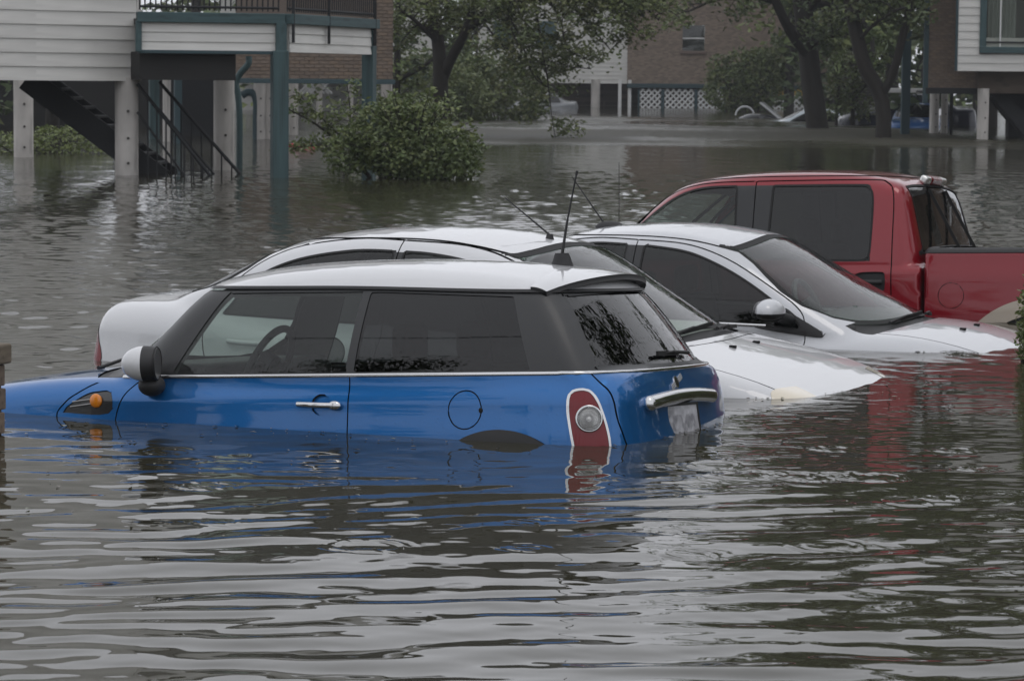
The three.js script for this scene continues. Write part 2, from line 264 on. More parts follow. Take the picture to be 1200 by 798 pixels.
function carGroup(name, label, category, group, p0, yaw, xOff, zOff, depth, pitch, roll = 0) { // p0: the measured point on the water where the near side stands; xOff, zOff: that point in car axes
  const g = thing(name, label, category, null, 0, group);
  const q = new THREE.Quaternion().setFromAxisAngle(V(0, 1, 0), yaw);
  const u = V(1, 0, 0).applyQuaternion(q), n = V(0, 0, 1).applyQuaternion(q);
  g.position.copy(p0).addScaledVector(u, -xOff).addScaledVector(n, -zOff); g.position.y = -depth;
  g.quaternion.copy(q).multiply(new THREE.Quaternion().setFromAxisAngle(V(0, 0, 1), pitch)).multiply(new THREE.Quaternion().setFromAxisAngle(V(1, 0, 0), roll));
  g.updateMatrixWorld(true);
  return g;
}
function probe(g, shell, px, py) { const inv = g.matrixWorld.clone().invert(), o = V(0, EYE, 0).applyMatrix4(inv), d = ray(px, py).transformDirection(inv).normalize(); const t0 = Math.max(0, o.length() - 7); return shell.hit(o.addScaledVector(d, t0), d); }
// ---------------------------------------------------------------- car materials and common parts
const beadTex = texture(512, 512, (() => {                              // rain beads: small domes on a flat ground
  const R = rng(5), N = 512, a = new Float32Array(N * N);
  for (let k = 0; k < 1500; k++) { const cx = R() * N, cy = R() * N, r = 1.3 + 4.2 * R() ** 3; for (let dy = -8; dy <= 8; dy++) for (let dx = -8; dx <= 8; dx++) { const q = 1 - (dx * dx + dy * dy) / (r * r); if (q > 0) { const o = ((cy + dy + N) % N | 0) * N + ((cx + dx + N) % N | 0); a[o] = Math.max(a[o], Math.sqrt(q) * r / 5.5); } } }
  return (u, v, i, j) => a[j * N + i];
})(), false, 1.6, 1.6);
const flakeTex = texture(256, 256, (u, v) => 0.5 + 0.5 * (fbm(u * 32, v * 32, 3, 3, 32) - 0.5) + 0.35 * (fbm(u * 6, v * 6, 3, 9, 6) - 0.5), false, 0.7, 0.7);
const paint = (r, g, b, metal = 0.25, rough = 0.38) => phys(lin(r, g, b), { metalness: metal, roughness: rough, clearcoat: 1, clearcoatRoughness: 0.035, specularIntensity: 0.35, bumpMap: beadTex, bumpScale: 0.00035 });
const M = {
  blue: paint(0.012, 0.125, 0.365, 0.55, 0.30), white: paint(0.61, 0.615, 0.625, 0, 0.45), silverWhite: paint(0.53, 0.54, 0.56, 0.12, 0.40), red: paint(0.22, 0.005, 0.013, 0.25, 0.34),
  tan: phys(lin(0.42, 0.36, 0.29), { roughness: 0.4, clearcoat: 0.6, clearcoatRoughness: 0.1 }),
  gap: std(lin(0.008, 0.008, 0.008), 0.9), black: phys(lin(0.012, 0.012, 0.013), { roughness: 0.25, clearcoat: 0.8, clearcoatRoughness: 0.05, bumpMap: beadTex, bumpScale: 0.0002 }), blackMatt: std(lin(0.018, 0.018, 0.019), 0.62),
  pillar: phys(lin(0.020, 0.021, 0.022), { roughness: 0.5, clearcoat: 0.15, clearcoatRoughness: 0.2 }),
  chrome: std(lin(0.62, 0.62, 0.62), 0.16, { metalness: 1 }), rubber: std(lin(0.014, 0.014, 0.014), 0.8),
  flare: std(lin(0.03, 0.03, 0.031), 0.55), cloth: std(lin(0.035, 0.035, 0.037), 0.95), clothGrey: std(lin(0.09, 0.09, 0.088), 0.95), lining: std(lin(0.14, 0.14, 0.135), 0.95),
  amber: phys(lin(0.95, 0.30, 0.015), { roughness: 0.15, clearcoat: 1, clearcoatRoughness: 0.05, transmission: 0.25, thickness: 0 }),
  redLens: phys(lin(0.17, 0.003, 0.008), { roughness: 0.06, clearcoat: 0, bumpMap: texture(64, 64, (u, v) => 0.5 + 0.5 * Math.sin(u * 2 * Math.PI * 4) * (0.6 + 0.4 * Math.sin(v * 2 * Math.PI * 3)), false, 18, 18), bumpScale: 0.0004 }), clearLens: phys(lin(0.62, 0.62, 0.60), { roughness: 0.12, metalness: 0.55, clearcoat: 1, clearcoatRoughness: 0.03 }),
  headLens: phys(lin(0.70, 0.63, 0.50), { roughness: 0.18, clearcoat: 1, clearcoatRoughness: 0.05 }),
  steel: std(lin(0.35, 0.35, 0.35), 0.35, { metalness: 0.9 }),
};
const glassOf = (r, g, b, wet = 0.0004) => phys(lin(r, g, b), { roughness: 0.0, transmission: 1, thickness: 0, ior: 1.52, bumpMap: wet ? beadTex : null, bumpScale: wet });
M.glassClear = glassOf(0.50, 0.56, 0.53, 0.0004); M.glassDark = glassOf(0.055, 0.057, 0.06, 0.00055); M.glassMid = glassOf(0.20, 0.215, 0.21, 0.0003); M.glassScreen = glassOf(0.74, 0.83, 0.77, 0.0004);
const tyreGeo = new THREE.LatheGeometry(spline([[0.19, -0.085], [0.24, -0.10], [0.29, -0.095], [0.305, -0.06], [0.308, 0], [0.305, 0.06], [0.29, 0.095], [0.24, 0.10], [0.19, 0.085]], 3, false).map(([r, y]) => new THREE.Vector2(r, y)), 28).rotateX(Math.PI / 2);
const rimGeo = (() => { const g = [new THREE.CylinderGeometry(0.195, 0.195, 0.15, 24, 1, true).rotateX(Math.PI / 2), new THREE.CylinderGeometry(0.05, 0.05, 0.05, 16).rotateX(Math.PI / 2)]; for (let k = 0; k < 5; k++) g.push(box(0.045, 0.17, 0.03, 0, 0.1, 0).rotateZ(k * Math.PI * 0.4)); return merged(g); })();
function wheels(car, axles, half, r) { for (const x of axles) for (const s of [-1, 1]) { const w = new THREE.Group(); w.name = 'wheel'; w.position.set(x, r, s * half); w.scale.setScalar(r / 0.308); car.add(w); mesh('tyre', tyreGeo, M.rubber, w); mesh('rim', rimGeo, M.steel, w); } }
function seat(car, x, z, w, h, mat, y = 0.45, head = true) {
  const g = new THREE.Group(); g.name = 'seat'; g.position.set(x, y, z); car.add(g);
  mesh('cushion', rbox(0.5, 0.16, w, 0.06, 0.2, 0, 0), mat, g);
  mesh('backrest', rbox(0.14, h, w, 0.06, 0, h / 2, 0).applyMatrix4(new THREE.Matrix4().makeRotationZ(0.2)), mat, g);
  if (head) mesh('headrest', rbox(0.09, 0.17, w * 0.52, 0.04, -0.2 * h - 0.04, h + 0.07, 0), mat, g);
}
function steeringWheel(car, x, y, z, r = 0.185) {
  const g = new THREE.Group(); g.name = 'steering_wheel'; g.position.set(x, y, z); g.rotation.set(0, Math.PI / 2, 0); car.add(g);
  const t = new THREE.Matrix4().makeRotationX(-0.45);
  mesh('rim', new THREE.TorusGeometry(r, 0.017, 8, 32).applyMatrix4(t), M.blackMatt, g); mesh('hub', merged([new THREE.CylinderGeometry(0.07, 0.06, 0.06, 16).rotateX(Math.PI / 2), box(2 * r, 0.035, 0.02), box(0.035, r, 0.02, 0, -r / 2, 0)]).applyMatrix4(t), M.blackMatt, g);
}
function wiper(car, base, tip, off, name = 'wiper') { const g = new THREE.Group(); g.name = name; car.add(g); const a = base.clone().addScaledVector(off, 0.02), b = tip.clone().addScaledVector(off, 0.02), m = a.clone().lerp(b, 0.55).addScaledVector(off, 0.012); mesh('arm', merged([rod(a, m, 0.009, 0.007), rod(m, b.clone().lerp(a, 0.2), 0.006, 0.004)]), M.blackMatt, g); mesh('blade', bar(a.clone().lerp(b, 0.35), b, 0.012, 0.02), M.rubber, g); }

// ---------------------------------------------------------------- raised houses
const grain = texture(256, 256, (u, v) => { const k = 0.93 + 0.10 * (fbm(u * 4, v * 40, 3, 2, 0) - 0.5) + 0.10 * (fbm(u * 3, v * 3, 4, 6, 0) - 0.5); return [k, k, k * 0.99]; });
const stain = texture(256, 256, (u, v) => { const k = 0.9 + 0.28 * (fbm(u * 5, v * 5, 5, 16, 5) - 0.5) - 0.12 * smooth(0.6, 0.8, fbm(u * 14, v * 3, 4, 26, 0)); return [k, k * 0.995, k * 0.985]; });
const H = {
  siding: [0.70, 0.68, 0.72].map((k) => std(lin(k, k * 0.985, k * 0.955), 0.7, { map: grain })), trim: std(lin(0.70, 0.69, 0.665), 0.65, { map: stain }), teal: std(lin(0.050, 0.098, 0.106), 0.6, { map: stain }), tealDark: std(lin(0.026, 0.055, 0.064), 0.6),
  brick: [[0.215, 0.165, 0.128], [0.195, 0.152, 0.120], [0.235, 0.178, 0.135], [0.185, 0.146, 0.118], [0.22, 0.172, 0.138]].map((c) => std(lin(...c), 0.9, { map: stain })), mortar: std(lin(0.13, 0.105, 0.088), 0.95),
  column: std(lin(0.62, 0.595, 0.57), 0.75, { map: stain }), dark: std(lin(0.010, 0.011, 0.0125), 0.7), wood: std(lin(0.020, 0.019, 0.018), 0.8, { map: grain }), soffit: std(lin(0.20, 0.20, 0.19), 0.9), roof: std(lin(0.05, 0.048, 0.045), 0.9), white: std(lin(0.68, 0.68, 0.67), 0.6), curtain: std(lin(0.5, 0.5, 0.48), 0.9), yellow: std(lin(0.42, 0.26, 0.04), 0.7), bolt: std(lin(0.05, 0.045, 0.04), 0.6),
};
const paneGlass = phys(lin(0.75, 0.78, 0.76), { transmission: 1, roughness: 0, thickness: 0, ior: 1.5 });
function part(name, parent, p, turn = 0) { const g = new THREE.Group(); g.name = name; g.position.copy(p); g.rotation.y = turn; parent.add(g); return g; }
const onWall = (px, py, p0, a) => { const n = V(Math.sin(a), 0, Math.cos(a)), r = ray(px, py), e = V(0, EYE, 0), t = p0.clone().sub(e).dot(n) / r.dot(n), q = e.addScaledVector(r, t).sub(p0); return [q.dot(V(Math.cos(a), 0, -Math.sin(a))), q.y]; };
// clapboards between x0..x1 from y0 up, each lapped over the one below
const boardGeo = new Map();
function clapboards(parent, x0, x1, y0, n, h, seed = 1, z = 0) {
  const R = rng(seed), key = (x1 - x0).toFixed(3) + h.toFixed(3);
  if (!boardGeo.has(key)) { const s = new THREE.Shape([[0, 0], [0.030, 0], [0.010, h + 0.012], [0, h + 0.012]].map(([a, b]) => new THREE.Vector2(a, b))), g = new THREE.ExtrudeGeometry(s, { depth: x1 - x0, bevelEnabled: false }).rotateY(-Math.PI / 2).translate(x1 - x0, 0, 0), P = g.attributes.position, U = g.attributes.uv; for (let i = 0; i < P.count; i++) U.setXY(i, P.getX(i) * 0.35, P.getY(i) * 0.8 + P.getZ(i)); boardGeo.set(key, g); }
  for (let k = 0; k < n; k++) { const m = mesh('board', boardGeo.get(key), H.siding[Math.floor(R() * 3)], parent); m.position.set(x0, y0 + k * h, z + 0.001 * R()); m.rotation.z = 0.0012 * (R() - 0.5); }
}
const brickGeo = rbox(0.196, 0.066, 0.09, 0.004);
function bricks(parent, x0, x1, y0, y1, seed = 1, join = false, clear = () => true) {
  const R = rng(seed), list = [], P = 0.207, C = 0.0765;
  for (let r = 0, y = y0 + C / 2; y < y1; r++, y += C) for (let x = x0 + (r % 2 ? P / 2 : 0) - P / 2; x < x1 + P / 2; x += P) {
    const a = Math.max(x, x0), b = Math.min(x + P - 0.011, x1); if (b - a < 0.03 || !clear((a + b) / 2, y)) continue;
    const px = (a + b) / 2, sx = (b - a) / 0.196, dz = 0.004 * (R() - 0.5), mat = H.brick[Math.floor(R() * 5)];
    if (join) list.push([Math.floor(R() * 5), brickGeo.clone().scale(sx, 1, 1).translate(px, y, dz)]);
    else { const m = mesh('brick', brickGeo, mat, parent); m.position.set(px, y, dz); m.scale.x = sx; }
  }
  if (join) H.brick.forEach((mat, k) => { const l = list.filter((q) => q[0] === k).map((q) => q[1]); if (l.length) mesh('brickwork', merged(l), mat, parent).userData.kind = 'stuff'; });
}
function roundColumn(parent, p, r, y1, mat = H.column, y0 = -1.2) { const c = part('column', parent, p); mesh('shaft', new THREE.CylinderGeometry(r, r, y1 - y0, 28).translate(0, (y0 + y1) / 2, 0), mat, c); for (const y of [0.18, 0.55, 0.95]) if (y < y1) mesh('bolt', new THREE.CylinderGeometry(0.022, 0.022, 0.03, 8).rotateX(Math.PI / 2).translate(r * 0.25, y, r * 0.97), H.bolt, c); return c; }
function squarePost(parent, p, w, y1, mat, turn = 0, y0 = -1.2, name = 'post') { const g = part(name, parent, p, turn); mesh('shaft', rbox(w, y1 - y0, w, 0.012, 0, (y0 + y1) / 2, 0), mat, g); return g; }
function stairs(parent, top, bot, w, steps, mat) { // top, bot: ends of the near string
  const g = part('staircase', parent, V(0, 0, 0)), d = bot.clone().sub(top), side = V(-d.z, 0, d.x).normalize().multiplyScalar(w); if (side.z > 0) side.negate();
  const dir = d.clone().normalize(), out = side.clone().normalize(), up = dir.clone().cross(out).normalize(); if (up.y < 0) up.negate(); const basis = new THREE.Matrix4().makeBasis(dir, up, dir.clone().cross(up)), len = d.length();
  const slab = (c, l, h, t) => new THREE.BoxGeometry(l, h, t).applyMatrix4(basis).translate(c.x, c.y, c.z), mid = top.clone().lerp(bot, 0.5);
  for (const o of [0, 1]) mesh('stringer', slab(mid.clone().addScaledVector(side, o), len, 0.36, 0.06), mat, g);
  mesh('soffit', slab(mid.clone().addScaledVector(side, 0.5).addScaledVector(up, -0.14), len - 0.1, 0.03, w - 0.07), mat, g);
  for (let k = 1; k < steps; k++) { const a = top.clone().lerp(bot, k / steps).addScaledVector(side, 0.5).add(V(0, 0.12, 0)); mesh('tread', rbox(0.28, 0.045, w - 0.06, 0.006).rotateY(Math.atan2(-d.z, d.x)).translate(a.x, a.y, a.z), mat, g); }
  return g;
}
function railing(parent, a, b, h, n, mat, name = 'railing', r = 0.022) { const g = part(name, parent, V(0, 0, 0)), up = V(0, h, 0); mesh('handrail', rod(a.clone().add(up), b.clone().add(up), r), mat, g); mesh('bottom_rail', rod(a.clone().add(V(0, 0.10, 0)), b.clone().add(V(0, 0.10, 0)), r * 0.9), mat, g); const l = []; for (let k = 0; k <= n; k++) { const p = a.clone().lerp(b, k / n); l.push(rod(p.clone().add(V(0, 0.05, 0)), p.clone().add(up), r * 0.55, r * 0.55, 5)); } mesh('balusters', merged(l), mat, g).userData.kind = 'stuff'; return g; }
{ // ---- left house
  const base = onLevel(148, 205), W = (p) => p.clone().sub(base);
  const house = thing('raised_house', 'white clapboard house on round columns with teal trimmed deck and dark stairs', 'house', base.clone());
  const aA = rad(38), aB = rad(16), aC = rad(74), cr = 0.175;
  // A: clapboard wall over the front columns
  const pA = base.clone().add(V(0.0, 0, 0.15)), eA = onWall(163, 95, pA, aA), wallA = part('clapboard_wall', house, W(pA), aA), x0 = eA[0] - 4.6;
  mesh('sheathing', box(4.55, 6.2, 0.12, x0 + 2.28, eA[1] + 3.1, -0.09), H.trim, wallA);
  clapboards(wallA, x0, eA[0] - 0.06, eA[1], 30, 0.203, 3);
  mesh('corner_board', rbox(0.07, 6.2, 0.06, 0.006, eA[0] - 0.02, eA[1] + 3.1, 0.0), H.trim, wallA);
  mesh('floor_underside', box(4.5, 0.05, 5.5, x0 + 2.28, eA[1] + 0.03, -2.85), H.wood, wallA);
  roundColumn(house, V(0, 0, 0), cr, eA[1] + 0.05); roundColumn(house, W(onLevel(27, 184)), cr, eA[1] + 0.1); roundColumn(house, W(onLevel(-55, 178)), cr, eA[1] + 0.1);
  // B: deck front, C: its slanted side
  const pB = onLevel(327, 208), wB = part('deck_front', house, W(pB), aB), L = (px, py) => onWall(px, py, pB, aB), b0 = L(165, 61), b1 = L(322, 61), bt = L(322, 28), tt = L(322, 16);
  clapboards(wB, b0[0], b1[0], b1[1], 3, (bt[1] - b1[1]) / 3, 5, 0.0);
  mesh('panel_back', box(b1[0] - b0[0], bt[1] - b1[1], 0.06, (b0[0] + b1[0]) / 2, (bt[1] + b1[1]) / 2, -0.04), H.trim, wB);
  mesh('top_beam', rbox(b1[0] - b0[0] + 0.2, tt[1] - bt[1], 0.16, 0.01, (b0[0] + b1[0]) / 2 + 0.03, (tt[1] + bt[1]) / 2, 0.02), H.teal, wB);
  mesh('edge_board', rbox(0.085, bt[1] - b1[1] + 0.03, 0.10, 0.008, b0[0] - 0.045, (bt[1] + b1[1]) / 2, 0.03), H.teal, wB); mesh('edge_board', rbox(0.16, bt[1] - b1[1] + 0.02, 0.14, 0.008, b1[0] + 0.078, (bt[1] + b1[1]) / 2, 0.03), H.teal, wB);
  mesh('bottom_trim', rbox(b1[0] - b0[0] + 0.1, 0.05, 0.09, 0.006, (b0[0] + b1[0]) / 2, b1[1] - 0.012, 0.0), H.tealDark, wB);
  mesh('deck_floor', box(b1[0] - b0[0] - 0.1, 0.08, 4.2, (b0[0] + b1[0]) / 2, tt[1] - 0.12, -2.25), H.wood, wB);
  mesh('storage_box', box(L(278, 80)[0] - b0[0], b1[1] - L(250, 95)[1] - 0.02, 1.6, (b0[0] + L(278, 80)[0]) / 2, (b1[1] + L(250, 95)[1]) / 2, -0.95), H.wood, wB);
  squarePost(house, W(pB), 0.235, b1[1] + 0.02, H.teal, aB);
  const pC = pB.clone().add(V(0.12, 0, 0)), wC = part('deck_side', house, W(pC), aC), K = (px, py) => onWall(px, py, pC, aC), c1 = K(437, 65), c0 = 0.03, ch = bt[1] - b1[1];
  clapboards(wC, c0, c1[0], b1[1], 3, ch / 3, 7); mesh('panel_back', box(c1[0] - c0, ch, 0.06, (c0 + c1[0]) / 2, b1[1] + ch / 2, -0.04), H.trim, wC); mesh('top_beam', rbox(c1[0] - c0 + 0.1, tt[1] - bt[1], 0.16, 0.01, (c0 + c1[0]) / 2, (tt[1] + bt[1]) / 2, 0.02), H.teal, wC);
  const endC = pC.clone().add(V(Math.cos(aC), 0, -Math.sin(aC)).multiplyScalar(c1[0])); squarePost(house, W(endC.clone().add(V(-0.06, 0, 0.05))), 0.19, tt[1], H.teal, aC);
  // railings along the deck
  const Bp = (px) => { const q = L(px, 16); return W(pB).add(V(Math.cos(aB), 0, -Math.sin(aB)).multiplyScalar(q[0])).add(V(0, tt[1] - 0.02, 0)); };
  railing(house, Bp(163), Bp(326), 1.0, 26, H.dark); railing(house, W(pC).add(V(0, tt[1] - 0.02, 0.05)), W(endC).add(V(0, tt[1] - 0.02, 0)), 1.0, 40, H.dark);
  for (const t of [0.02, 0.42, 0.98]) { const p = W(pC).lerp(W(endC), t).add(V(0.06, 0, 0.08)); mesh('rail_post', bar(p.clone().setY(tt[1] - 0.42), p.clone().setY(tt[1] + 1.0), 0.045), H.dark, house); }
  // brick wall behind the deck, standing on a beam
  const pD = onLevel(457, 172), aD = rad(8), wD = part('brick_wall', house, W(pD), aD), Dq = (px, py) => onWall(px, py, pD, aD), d0 = Dq(276, 93)[0], d1 = Dq(460, 93), dt = Dq(457, -10)[1];
  mesh('mortar_core', box(d1[0] - d0, dt - d1[1] + 3, 0.16, (d0 + d1[0]) / 2, (dt + d1[1]) / 2 + 1.5, -0.055), H.mortar, wD);
  const edge = Dq(437, 50)[0], deckTop = Dq(380, 20)[1], deckLow = Dq(380, 60)[1];
  bricks(wD, d0, d1[0], d1[1], dt, 9, false, (x, y) => x > edge - 0.15 || y < deckLow + 0.06);
  mesh('sill_beam', rbox(d1[0] - d0 + 0.1, 0.10, 0.22, 0.01, (d0 + d1[0]) / 2, d1[1] - 0.055, -0.04), H.tealDark, wD);
  roundColumn(house, W(onLevel(262, 199)), 0.165, b1[1]); squarePost(house, W(onLevel(452, 170)).add(V(0, 0, -0.2)), 0.24, d1[1] - 0.1, H.column, 0);
  // under the house: farther posts and columns, pipes
  for (const [px, py, w] of [[180, 163, 0.22], [195, 166, 0.16]]) squarePost(house, W(onLevel(px, py)), w, 1.75, px < 190 ? H.teal : H.column, 0.3);
  squarePost(house, W(onLevel(208, 168)), 0.16, 1.75, H.tealDark, 0.3);
  for (const px of [304, 315]) roundColumn(house, W(onLevel(px, 163)), 0.15, 1.9, H.column); roundColumn(house, W(onLevel(343, 158)), 0.13, 1.8);
  { const a = onLevel(281, 197), s = a.z / -3460, P = (px, py) => W(atDepth(px, py, -a.z)); mesh('downpipe', tube([P(291, 66), P(291, 74), P(281, 86), P(276, 97), P(278, 108), P(280, 130), P(280, 200), P(280, 215)], 0.052, 40, 8), H.teal, house); const b = onLevel(297, 163), Q = (px, py) => W(atDepth(px, py, -b.z)); mesh('downpipe', tube([Q(283, 112), Q(290, 108), Q(297, 110), Q(300, 118), Q(300, 140), Q(300, 168)], 0.09, 30, 8), H.tealDark, house); }
  // stairs with rails
  const zS = -onLevel(185, 206).z, T = (px, py, dz = 0) => W(atDepth(px, py, zS + dz));
  stairs(house, T(30, 92, 1.0), T(190, 212, 1.0), 1.1, 11, H.dark);
  for (const [a, b, dz] of [[[160, 98], [246, 206], 0.1], [[186, 96], [281, 204], 1.1]]) { const A = T(a[0], a[1], dz), B = T(b[0], b[1], dz), g = part('stair_rail', house, V(0, 0, 0)); mesh('handrail', rod(A, B, 0.026), H.dark, g); mesh('middle_rail', rod(A.clone().add(V(0, -0.42, 0)), B.clone().add(V(-0.25, -0.18, 0)), 0.018), H.dark, g); for (let k = 1; k < 8; k++) { const p = A.clone().lerp(B, k / 8 + 0.02); mesh('baluster', rod(p, p.clone().setY(-0.4), 0.013, 0.013, 6), H.dark, g); } }
  // dark back wall and dark block under the floor, and the storeys and roof above
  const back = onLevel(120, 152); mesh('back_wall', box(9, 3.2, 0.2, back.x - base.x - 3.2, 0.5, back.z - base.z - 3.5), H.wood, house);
  mesh('dark_block', rbox(1.5, 2.6, 1.2, 0.02, W(onLevel(226, 160)).x, 0.2, W(onLevel(226, 160)).z - 1), H.dark, house);
  mesh('upper_floor', box(9.5, 3.4, 7, W(pD).x - 4.6, dt + 4.2, W(pD).z - 3.8), H.siding[0], house); mesh('roof', new THREE.CylinderGeometry(0.02, 6.6, 2.2, 4, 1).rotateY(Math.PI / 4).scale(1.15, 1, 0.85).translate(W(pD).x - 4.6, dt + 6.9, W(pD).z - 3.8), H.roof, house);
}
{ // ---- right house
  const base = onLevel(1152, 163), W = (p) => p.clone().sub(base), aR = rad(4);
  const house = thing('raised_house', 'brick house with white clapboard bay and teal framed window, raised on pale columns', 'house', base.clone());
  const pS = base.clone().add(V(0, 0, 0.25)), wS = part('clapboard_bay', house, W(pS), aR), S = (px, py) => onWall(px, py, pS, aR), s0 = S(1121, 83), s1 = S(1200, 83)[0] + 3.2, w0 = S(1148, 62), hb = 0.205;
  mesh('sheathing', box(s1 - s0[0], 0.86, 0.1, (s0[0] + s1) / 2, s0[1] + 0.43, -0.08), H.trim, wS); mesh('sheathing', box(w0[0] - s0[0], 6, 0.1, (s0[0] + w0[0]) / 2, s0[1] + 3, -0.08), H.trim, wS);
  clapboards(wS, s0[0] + 0.03, s1, s0[1], 2, hb, 11); clapboards(wS, s0[0] + 0.03, w0[0], s0[1] + 2 * hb, 22, hb, 12);
  mesh('corner_board', rbox(0.06, 6.2, 0.08, 0.005, s0[0], s0[1] + 3.1, 0.0), H.tealDark, wS);
  const win = part('window', wS, V(w0[0], w0[1], 0)); // frame, pane and curtain
  for (const [n, g, m] of [['window_frame', merged([rbox(0.17, 2.0, 0.12, 0.01, 0.085, 1.0, 0.02), rbox(3.0, 0.16, 0.14, 0.01, 1.5, 0.08, 0.03)]), H.teal], ['pane', box(2.8, 1.9, 0.006, 1.55, 1.1, -0.03), paneGlass], ['curtain', (() => { const g = new THREE.PlaneGeometry(0.75, 1.8, 60, 1).translate(0.62, 1.08, -0.16), a = g.attributes.position; for (let i = 0; i < a.count; i++) a.setZ(i, -0.16 + 0.035 * Math.sin(a.getX(i) * 55)); g.computeVertexNormals(); return g; })(), H.curtain], ['room_back', box(3, 2, 0.1, 1.5, 1.1, -1.9), H.soffit]]) mesh(n, g, m, win);
  for (const x of [0.55, 1.25, 1.95]) mesh('mullion', rbox(0.035, 1.9, 0.03, 0.004, x, 1.1, -0.01), H.white, win); mesh('window_rail', rbox(2.8, 0.04, 0.03, 0.004, 1.55, 0.28, -0.005), H.dark, win);
  const pb = base.clone().add(V(0, 0, -0.7)), wb = part('brick_wall', house, W(pb), aR), B = (px, py) => onWall(px, py, pb, aR), q0 = B(1087, 103), q1 = B(1143, 103)[0], q2 = B(1200, 108);
  mesh('mortar_core', box(q1 - q0[0] + 0.4, 5.6, 0.15, (q0[0] + q1) / 2 + 0.2, q0[1] + 2.8, -0.05), H.mortar, wb); bricks(wb, q0[0], q1, q0[1], q0[1] + 2.6, 15, true);
  mesh('corner_board', rbox(0.12, 6, 0.14, 0.01, q0[0] - 0.05, q0[1] + 2.6, 0.02), H.tealDark, wb); mesh('sill_beam', rbox(q1 - q0[0] + 2.9, 0.16, 0.3, 0.01, (q0[0] + q1) / 2 + 1.4, q0[1] - 0.07, -0.05), H.dark, wb);
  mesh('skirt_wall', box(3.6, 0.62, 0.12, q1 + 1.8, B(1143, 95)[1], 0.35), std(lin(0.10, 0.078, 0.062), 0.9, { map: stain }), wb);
  roundColumn(house, V(0, 0, 0), 0.15, q0[1]); for (const px of [1095, 1107]) roundColumn(house, W(onLevel(px, 156)), px < 1100 ? 0.135 : 0.10, q0[1]); squarePost(house, W(onLevel(1115, 156)), 0.10, q0[1], H.dark); squarePost(house, W(onLevel(1061, 157)), 0.24, 2.9, H.tealDark); squarePost(house, W(onLevel(1191, 160)), 0.5, q0[1], H.dark);
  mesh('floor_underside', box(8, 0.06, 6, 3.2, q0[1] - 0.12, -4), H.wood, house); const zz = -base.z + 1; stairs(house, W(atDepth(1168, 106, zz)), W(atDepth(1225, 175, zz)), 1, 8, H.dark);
  mesh('upper_floor', box(9, 4.2, 7, 4.2, q0[1] + 5.2, -4.4), H.siding[1], house); mesh('roof', new THREE.CylinderGeometry(0.02, 6.6, 2.4, 4, 1).rotateY(Math.PI / 4).scale(1.1, 1, 0.9).translate(4.2, q0[1] + 8.4, -4.4), H.roof, house); mesh('slab_edge', rbox(2.4, 0.13, 0.3, 0.02, W(atDepth(1125, 106, zz)).x, W(atDepth(1125, 106.5, zz + 9)).y, -9), H.white, house);
}
